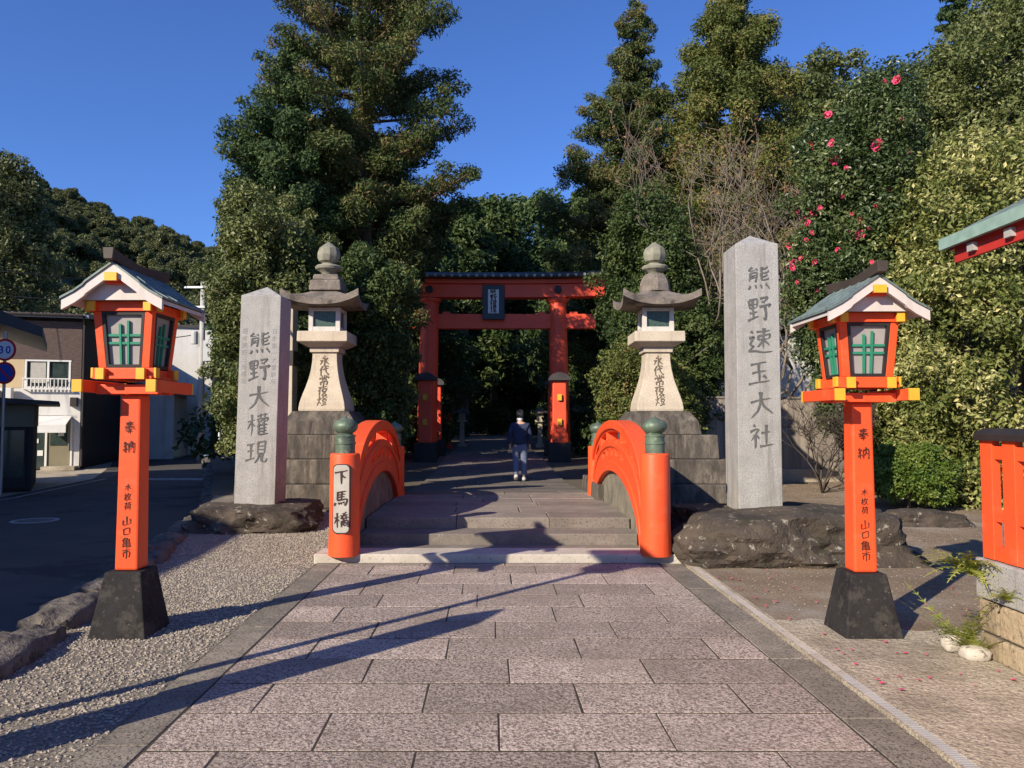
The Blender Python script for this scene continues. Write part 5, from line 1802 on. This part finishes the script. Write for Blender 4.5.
while y > -2.9:
    mb = MB(); mb.box((-.012, y - .05, .42), (.06, .125, .83)); mb.build('slat', M['orange'], vf, bevel=.004)
    y -= .235
mb = MB(); mb.prism([(-.07, .80), (.07, .80), (.07, .845), (0, .885), (-.07, .845)], 'y', -2.98, 5.34); mb.build('top_cap', M['black'], vf, bevel=.004)

pv = thing('roofed_shelter', 'red painted shelter with a patinated copper eave jutting in at the upper right edge', 'building', (3.28, 0, 0))
EZ = at(945, 246, 5.8).z
mb = MB()
v_ = [(0, -2.5, EZ), (0, 5.82, EZ), (1.9, 5.82, EZ + .95), (1.9, -2.5, EZ + .95), (3.8, 5.82, EZ), (3.8, -2.5, EZ)]
mb.add([(x, y, z + .05) for x, y, z in v_] + [(x, y, z) for x, y, z in v_], [(0, 1, 2, 3), (3, 2, 4, 5), (9, 8, 7, 6), (11, 10, 8, 9), (0, 6, 7, 1), (1, 7, 8, 2), (2, 8, 10, 4), (4, 10, 11, 5), (5, 11, 9, 3), (3, 9, 6, 0)])
rf = mb.build('roof', M['copper'], pv)
sm = MB()
for i in range(18):
    y = 5.5 - .45 * i
    sm.tube([(.0, y, EZ + .055), (1.9, y, EZ + 1.005)], .012, 5)
sm.build('seam', M['copper'], rf)
mb = MB(); mb.box((.0, 1.66, EZ + .012), (.035, 8.34, .085)); mb.build('eave_edge', M['copper_edge'], pv)
mb = MB()
mb.add([(.03, -2.45, EZ - .015), (.03, 5.78, EZ - .015), (1.9, 5.78, EZ + .92), (1.9, -2.45, EZ + .92), (.03, -2.45, EZ - .045), (.03, 5.78, EZ - .045), (1.9, 5.78, EZ + .89), (1.9, -2.45, EZ + .89)],
       [(0, 1, 2, 3), (7, 6, 5, 4), (0, 4, 5, 1), (1, 5, 6, 2), (2, 6, 7, 3), (3, 7, 4, 0)])
mb.add([(3.77 - (x - .03), y, z) for x, y, z in mb.v[:8]], [(0, 1, 2, 3), (7, 6, 5, 4), (0, 4, 5, 1), (1, 5, 6, 2), (2, 6, 7, 3), (3, 7, 4, 0)])
mb.build('soffit', M['red_wood'], pv)
mb = MB(); mb.box((.07, 1.62, EZ - .085), (.03, 8.26, .11)); mb.build('fascia', M['red_wood'], pv)
mb = MB(); mb.box((.16, 1.25, EZ - .16), (.04, 7.4, .26)); mb.build('frieze', M['red_wood'], pv)
y = 5.5
i = 0
while y > -2.4:
    q = MB()
    q.add([(.05, y - .035, EZ - .03), (.05, y + .035, EZ - .03), (1.8, y + .035, EZ + .845), (1.8, y - .035, EZ + .845), (.05, y - .035, EZ - .10), (.05, y + .035, EZ - .10), (1.8, y + .035, EZ + .775), (1.8, y - .035, EZ + .775)],
          [(0, 1, 2, 3), (7, 6, 5, 4), (0, 4, 5, 1), (1, 5, 6, 2), (2, 6, 7, 3), (3, 7, 4, 0)])
    ro = q.build('rafter', M['red_wood'], pv)
    e = MB(); e.box((.04, y, EZ - .075), (.036, .076, .06)); e.build('rafter_end', M['pole'], ro)
    y -= .42
mb = MB()
mb.box((.55, 1.6, EZ + .10), (.12, 7.6, .16))
mb.build('eave_beam', M['red_wood'], pv, bevel=.01)
for y in (5.0, 1.6, -1.8):
    for x in (.55, 3.25):
        q = MB(); q.box((x, y, (EZ + .05) / 2), (.15, .15, EZ + .05)); q.build('pillar', M['red_wood'], pv, bevel=.01)

# ferns and weeds at the foot of the wall
def fern(label, loc, n_, ln, seed, droop=.6):
    rb = random.Random(seed)
    t = thing('fern_plant', label, 'plant', loc)
    P, F, T = [], [], []
    for k in range(n_):
        a = rb.uniform(2.0, 5.0)
        d = Vector((cos(a), sin(a), 0))
        l1 = ln * rb.uniform(.6, 1.1)
        up = rb.uniform(.5, 1.2)
        prev = Vector((rb.gauss(0, .02), rb.gauss(0, .03), 0))
        s_ = Vector((-d.y, d.x, 0))
        for i in range(8):
            u = (i + 1) / 8
            p = Vector((0, 0, 0)) + d * l1 * u + Vector((0, 0, l1 * (up * u - droop * u * u)))
            dirn = (p - prev).normalized()
            wd = .055 * (1 - u * .8) * l1 / .3
            for sg in (-1, 1):
                tip = prev + s_ * sg * wd * 1.6 + dirn * wd
                b0 = len(P)
                P += [prev - dirn * wd * .3, prev + dirn * wd * .5, tip]
                F.append((b0, b0 + 1, b0 + 2))
                T.append(rb.random())
            b0 = len(P)
            P += [prev + s_ * .004, prev - s_ * .004, p - s_ * .003, p + s_ * .003]
            F.append((b0, b0 + 1, b0 + 2, b0 + 3))
            T.append(.5)
            prev = p
    me = bpy.data.meshes.new('fronds')
    me.from_pydata([tuple(q) for q in P], [], F)
    face_tone(me, T)
    link_mesh('fronds', me, L_['fern'], t)


p = at(976, 553, 5.5)
fern('bright yellow-green fern drooping from the end of the stone wall below the fence', (FX - .01, 5.40, .55), 34, .36, 3)
fern('weedy tuft growing over white stones at the foot of the stone wall', (FX - .03, 5.32, .02), 34, .30, 5, .2)
fern('small fern sprouting from a joint of the stone wall', (FX - .01, 5.0, .45), 12, .2, 8, .5)
fern('thin weed beside the end of the stone wall', (FX - .02, 5.52, .02), 14, .42, 9, .1)
for c, s_, sd_, lb in (((FX - .14, 5.42, .06), (.075, .06, .06), 31, 'white rounded stone at the foot of the wall, the upper of two'), ((FX - .10, 5.24, .045), (.09, .07, .05), 33, 'pale stone at the foot of the wall, the lower of two')):
    vs_, fs = rough_blob((0, 0, 0), s_, sd_, 3, .1)
    mb = MB(); mb.add(vs_, fs)
    tag(mb.build('pale_stone', M['slab'], None, c, smooth=60), lb, 'rock')

# ------------------------------------------------------------------ town on the left
def gable(mb_wall, w_, d_, h):
    pass


# brown two-storey house
hs = thing('brown_house', 'two-storey house with brown shingled upper front and white ground floor', 'house', (-16.25, 29.0, ROAD_Z), radians(16))
W, Dp = 5.2, 13.0          # front runs to the left of the corner
HT = 5.75
mb = MB(); mb.box((-W / 2, Dp / 2 + .12, HT / 2), (W - .02, Dp - .2, HT)); mb.build('side_wall', M['dark_wall'], hs)
mb = MB(); mb.box((-W / 2, .06, 4.80), (W, .12, 1.45)); mb.build('shingled_front', M['shingle'], hs)
mb = MB(); mb.box((-W / 2, .06, 2.42), (W, .12, 1.16)); mb.box((-W + 1.3, .06, .92), (2.6, .12, 1.84)); mb.box((-.12, .06, .92), (.24, .12, 1.84)); mb.box((-1.0, .06, 1.95), (1.8, .12, .1)); mb.build('white_front', M['white_wall'], hs)
mb = MB(); mb.box((-W + .5, .06, 3.54), (1.0, .12, 1.06)); mb.build('upper_wall', M['shingle'], hs)
mb = MB(); mb.box((-.17, .06, 3.54), (.34, .12, 1.06)); mb.build('corner_wall', M['shingle'], hs)
mb = MB(); mb.box((-3.05, .055, 3.54), (2.3, .10, 1.06)); mb.build('beige_shutter', M['beige'], hs)
mb = MB()
wx0, wx1, wz0, wz1 = -1.88, -.34, 3.01, 4.07
mb.box(((wx0 + wx1) / 2, .03, wz1 - .03), (wx1 - wx0, .09, .06)); mb.box(((wx0 + wx1) / 2, .03, wz0 + .03), (wx1 - wx0, .09, .06))
for x in (wx0 + .03, (wx0 + wx1) / 2, wx1 - .05):
    mb.box((x, .03, (wz0 + wz1) / 2), (.07, .085, wz1 - wz0 - .125))
wf = mb.build('window', M['white'], hs)
mb = MB(); mb.box(((wx0 + wx1) / 2, .06, (wz0 + wz1) / 2), (wx1 - wx0 - .06, .02, wz1 - wz0 - .1)); mb.build('pane', M['glass_dark'], wf)
mb = MB(); mb.box((-1.45, .045, 3.6), (.5, .02, .8)); mb.build('curtain', M['plaque'], wf)
mb = MB()
mb.box(((wx0 + wx1) / 2, -.16, 3.36), (1.6, .04, .04)); mb.box(((wx0 + wx1) / 2, -.16, 2.98), (1.6, .04, .05))
for i in range(13):
    mb.box((wx0 + .0 + i * .128, -.16, 3.17), (.03, .03, .34))
for x in (wx0 - .02, wx1 + .02):
    mb.box((x, -.06, 3.36), (.035, .20, .035)); mb.box((x, -.06, 2.98), (.035, .20, .035))
mb.build('balcony_rail', M['white'], hs)
mb = MB(); mb.prism([(.02, 1.98), (-.75, 1.66), (-.75, 1.36), (-.73, 1.36), (-.73, 1.64), (.02, 1.94)], 'x', -1.52, -.28); mb.build('awning', M['white'], hs, bevel=.02)
mb = MB(); mb.box((-.70, .05, .92), (.74, .08, 1.82)); dr = mb.build('door', M['olive_wall'], hs)
mb = MB(); mb.box((-.70, .004, 1.25), (.56, .02, .75)); mb.build('door_glass', M['glass_dark'], dr)
mb = MB(); mb.box((-.62, -.01, 1.30), (.20, .008, .14)); mb.build('notice', M['white'], dr)
mb = MB(); mb.box((-.27, .0, .92), (.07, .07, 1.84)); mb.box((-1.11, .0, .92), (.07, .07, 1.84)); mb.build('door_frame', M['white'], hs)
mb = MB(); mb.box((-1.50, .055, .92), (.72, .08, 1.82)); sw_ = mb.build('shop_window', M['glass_dark'], hs)
mb = MB(); mb.box((-1.42, .005, 1.05), (.12, .02, .16)); mb.box((-1.30, .005, .6), (.18, .02, .2)); mb.build('notice', M['white'], sw_)
mb = MB()
mb.prism([(-.35, HT - .12), (2.2, HT + .14), (Dp + .3, HT - .55), (Dp + .3, HT - .45), (2.2, HT + .27), (-.35, HT)], 'x', -W - .2, .28)
rf = mb.build('roof', M['roof_tile'], hs)
mb = MB()
for i in range(24):
    mb.tube([(-W - .1 + i * .235, -.36, HT + .0), (-W - .1 + i * .235, 2.2, HT + .26)], .055, 6)
mb.build('tile_rows', M['roof_tile'], rf)
mb = MB(); mb.box((-.20, -.10, 2.5), (.22, .2, .34)); mb.build('meter_box', M['dark_wall'], hs)
mb = MB(); mb.box((-.55, -.35, .05), (1.1, .6, .14)); mb.build('doorstep', M['concrete'], hs)

q = MB(); q.tube([(.10, -.42, HT - .02), (-W, -.42, HT - .02)], .05, 8); q.tube([(.12, -.40, HT - .05), (.10, -.12, HT - .35), (.10, -.07, .1)], .04, 8); q.build('gutter', M['dark_wall'], hs)
q = MB(); q.box((-2.55, -.25, 2.72), (.75, .3, .55)); ac = q.build('air_conditioner', M['white'], hs, bevel=.02)
q = MB(); q.lathe([(.2, 0), (.2, .01)], (0, 0, 0), 20); q.build('fan_grille', M['dark_wall'], ac, (-2.62, -.402, 2.72), (pi / 2, 0, 0))
# shop house at the left edge with two dark eaves
kh = thing('corner_house', 'low shaded house at the left edge with a dark pent roof and overhanging eave', 'house', (-12.4, 20.0, ROAD_Z), radians(30))
mb = MB(); mb.box((-3.0, 1.8, 1.95), (6.0, 3.6, .62)); mb.build('upper_band', M['olive_wall'], kh)
mb = MB(); mb.box((-3.0, 1.82, .82), (5.96, 3.54, 1.64)); mb.build('lower_wall', M['dark_wall'], kh)
mb = MB(); mb.prism([(-6.2, 2.27), (.55, 2.22), (.55, 2.30), (-3, 2.52), (-6.2, 2.52)], 'y', -.35, 3.9); mb.build('pent_roof', M['roof_dark'], kh)
mb = MB(); mb.box((-3.7, 1.9, 3.2), (4.9, 3.2, 1.5)); mb.build('upper_wall', M['white_wall'], kh)
mb = MB(); mb.prism([(-7, 4.40), (-3.2, 5.0), (.15, 3.92), (.15, 4.16), (-3.2, 5.55), (-7, 4.65)], 'y', -.7, 4.2); mb.build('roof', M['roof_dark'], kh)
for x, wd in ((-.92, .34), (-.42, .44)):
    q = MB(); q.box((x, -.0, .85), (wd + .1, .10, 1.55)); wfo = q.build('window', M['dark_wall'], kh)
    q = MB(); q.box((x, -.06, .95), (wd, .02, 1.2)); q.build('pane', M['glass_dark'], wfo)
q = MB(); q.tube([(-1.15, -.5, 3.75), (-1.10, -.25, 3.7), (-1.1, -.1, 3.5), (-1.1, -.1, 2.5)], .05, 8); q.build('downpipe', M['dark_wall'], kh)

# traffic signs on a post at the left edge
ps = at(1, 480, 18.6)
st = thing('sign_post', 'grey post with two round traffic signs at the left edge', 'road sign', (ps.x, 18.6, ROAD_Z))
mb = MB(); mb.tube([(0, 0, 0), (0, 0, 3.95)], .035, 12); mb.build('post', M['steel'], st)


def disc(z, face, rim, r=.27):
    m1 = MB(); m1.lathe([(r, 0), (r, .012)], (0, 0, 0), 32); p_ = m1.build('sign_rim', rim, st, (.03, -.045, z), (pi / 2, 0, 0))
    m2 = MB(); m2.lathe([(r * .80, .0125), (r * .80, .015)], (0, 0, 0), 32); f_ = m2.build('sign_face', face, p_)
    return p_


zt_ = at(5, 350, 18.6).z - ROAD_Z
p1 = disc(zt_, M['sign_white'], M['sign_red'])
mb = MB()
for i, ch in enumerate('30'):
    vs_, fs = glyph(ch, .02)
    mb.add([((i - .5) * .17 + q.x * .26, q.y * .26, .016 + q.z * .1) for q in vs_], fs)
me = bpy.data.meshes.new('numeral'); me.from_pydata(mb.v, [], mb.f); link_mesh('numeral', me, M['sign_blue'], p1)
p2 = disc(zt_ - .56, M['sign_blue'], M['sign_red'])
mb = MB(); mb.box((0, 0, .017), (.045, .42, .004), Matrix.Rotation(radians(45), 3, 'Z')); mb.build('slash', M['sign_red'], p2)

# white buildings further along the road
wb = thing('white_building', 'white rendered building beside the utility pole at the far end of the road', 'house', (-17.3, 40.5, ROAD_Z), radians(14))
mb = MB(); mb.box((-.9, 4, 3.35), (4.6, 8, 6.7)); mb.build('wall', M['white_wall'], wb)
mb = MB(); mb.box((-.9, 4, 6.78), (4.8, 8.2, .16)); mb.build('roof_edge', M['roof_dark'], wb)
mb = MB(); mb.box((1.45, 3.6, 2.6), (.06, .9, .8)); mb.build('window', M['glass_dark'], wb)
an = thing('white_annex', 'low white annex with a pent tiled roof in front of the far white building', 'house', (-17.0, 36.0, ROAD_Z), radians(14))
mb = MB(); mb.box((-.1, 1.9, 1.55), (2.4, 3.6, 3.1)); mb.build('wall', M['white_wall'], an)
mb = MB(); mb.prism([(-1.4, 3.75), (1.5, 3.0), (1.5, 3.1), (-1.4, 3.88)], 'y', -.1, 3.9); mb.build('roof', M['roof_tile'], an)
ow = thing('dark_shed', 'dark timber shed between the white annex and the roadside trees', 'building', (-13.9, 39.5, ROAD_Z), radians(14))
mb = MB(); mb.box((0, 2, 1.6), (1.5, 4, 3.2)); mb.build('wall', M['dark_wall'], ow)
mb = MB(); mb.prism([(-.95, 3.1), (.95, 3.1), (.95, 3.25), (0, 3.8), (-.95, 3.25)], 'y', -.2, 4.2); mb.build('roof', M['roof_tile'], ow)
mb = MB(); mb.box((.0, -.02, 1.3), (.8, .05, 1.8)); mb.build('door', M['olive_wall'], ow)

# utility pole
up_ = at(200, 450, 33)
ut = thing('utility_pole', 'pale concrete utility pole with cross-arms rising beside the white building', 'pole', (up_.x, 33, ROAD_Z))
ph = at(200, 282, 33).z - ROAD_Z
mb = MB(); mb.tube([(0, 0, -.2), (0, 0, ph)], [.16, .10], 14); mb.build('shaft', M['pole'], ut, smooth=180)
for z, ln in ((ph - .25, 1.0), (ph - 1.1, .8)):
    q = MB(); q.box((-.25, -.12, z), (ln, .08, .08)); q.build('cross_arm', M['steel'], ut)
q = MB(); q.box((.32, 0, ph - 3.0), (.4, .4, .9)); q.build('transformer', M['pole_box'], ut, bevel=.03)
q = MB(); q.lathe([(.15, 0), (.15, .5), (.12, .55)], (-.28, -.1, ph - 2.7), 14); q.build('cable_closure', M['pole_box'], ut)
def wire(label, a, b, sag, r=.012):
    a, b = Vector(a), Vector(b)
    mb = MB()
    mb.tube([a.lerp(b, i / 24) - Vector((0, 0, sag * 4 * (i / 24) * (1 - i / 24))) for i in range(25)], r, 5)
    return tag(mb.build('power_cable', M['black']), label, 'cable')


wire('thin black cable running left from the top cross-arm of the utility pole', (up_.x - .6, 32.9, ph - .2 + ROAD_Z), (-30, 25, 8.6), .4)
wire('thin black cable running left from the lower cross-arm of the utility pole', (up_.x - .5, 32.9, ph - 1.05 + ROAD_Z), (-30, 24.6, 7.4), .4)
wire('thick black cable sagging from the pole closure towards the brown house', (up_.x - .3, 32.9, ph - 2.3 + ROAD_Z), (-18.5, 30.2, 5.0), .25, .02)
wire('thin black cable from the pole top across to the left houses', (up_.x - .6, 32.9, ph - .2 + ROAD_Z), (-26, 18, 7.6), .5)
# small round sign on the right kerb of the road
sp = at(219, 455, 30)
ss = thing('small_sign', 'small sign on a white post seen just left of the left granite pillar', 'road sign', (sp.x, 30, -.15))
mb = MB(); mb.tube([(0, 0, 0), (0, 0, 2.0)], .045, 10); mb.build('post', M['white'], ss)
mb = MB(); mb.lathe([(.22, 0), (.22, .02)], (0, 0, 0), 24); mb.build('sign_face', M['olive_wall'], ss, (0, -.05, 2.15), (pi / 2, 0, 0))

# houses of the street that stand beside the camera and shade the road
def street_house(label, x1, y0, y1, dep, h, ridge):
    t = thing('street_house', label, 'house', (x1, y0, ROAD_Z))
    L__ = y1 - y0
    mb = MB(); mb.box((-dep / 2, L__ / 2, h / 2), (dep, L__, h)); mb.build('wall', M['beige'], t)
    mb = MB(); mb.prism([(-dep - .4, h - .1), (.35, h - .1), (.35, h + .05), (-dep / 2, h + ridge), (-dep - .4, h + .05)], 'y', -.3, L__ + .3); mb.build('roof', M['roof_dark'], t)
    for i in range(int(L__ / 2.6)):
        q = MB(); q.box((.02, 1.4 + 2.6 * i, 1.3), (.08, 1.5, 1.4)); wo_ = q.build('window', M['white'], t)
        q = MB(); q.box((.03, 1.4 + 2.6 * i, 1.3), (.07, 1.36, 1.26)); q.build('pane', M['glass_dark'], wo_)
        q = MB(); q.box((.02, 1.4 + 2.6 * i, 4.2), (.08, 1.3, 1.1)); wo_ = q.build('window', M['white'], t)
        q = MB(); q.box((.03, 1.4 + 2.6 * i, 4.2), (.07, 1.18, .98)); q.build('pane', M['glass_dark'], wo_)


street_house('beige two-storey house across the road, left of the camera', -11.5, -16, 2.2, 7, 6.05, 1.2)
street_house('beige two-storey house across the road, before the low corner house', -13.0, 4.2, 16.6, 7, 5.9, 1.2)
# lamp pole and boundary post beside the camera
lp = thing('street_lamp', 'vermilion lamp pole with a hooded lamp beside the gravel, left of the camera', 'street lamp', (-3.36, 3.47, 0))
mb = MB(); mb.tube([(0, 0, 0), (0, 0, 3.34)], [.05, .04], 12); mb.build('pole', M['orange'], lp)
mb = MB(); mb.sq([(3.34, .14, .14), (3.69, .18, .18)]); mb.build('lamp', M['panel'], lp)
mb = MB(); mb.sq([(3.69, .33, .33), (3.73, .33, .33), (3.94, .04, .04)]); mb.build('hood', M['copper'], lp)
bp = thing('boundary_post', 'pointed stone boundary post beside the gravel, left of the camera', 'post', (-2.98, 3.30, 0))
mb = MB(); mb.sq([(-.1, .13, .13), (2.05, .12, .12), (2.3, .01, .01)]); mb.build('shaft', M['granite'], bp)
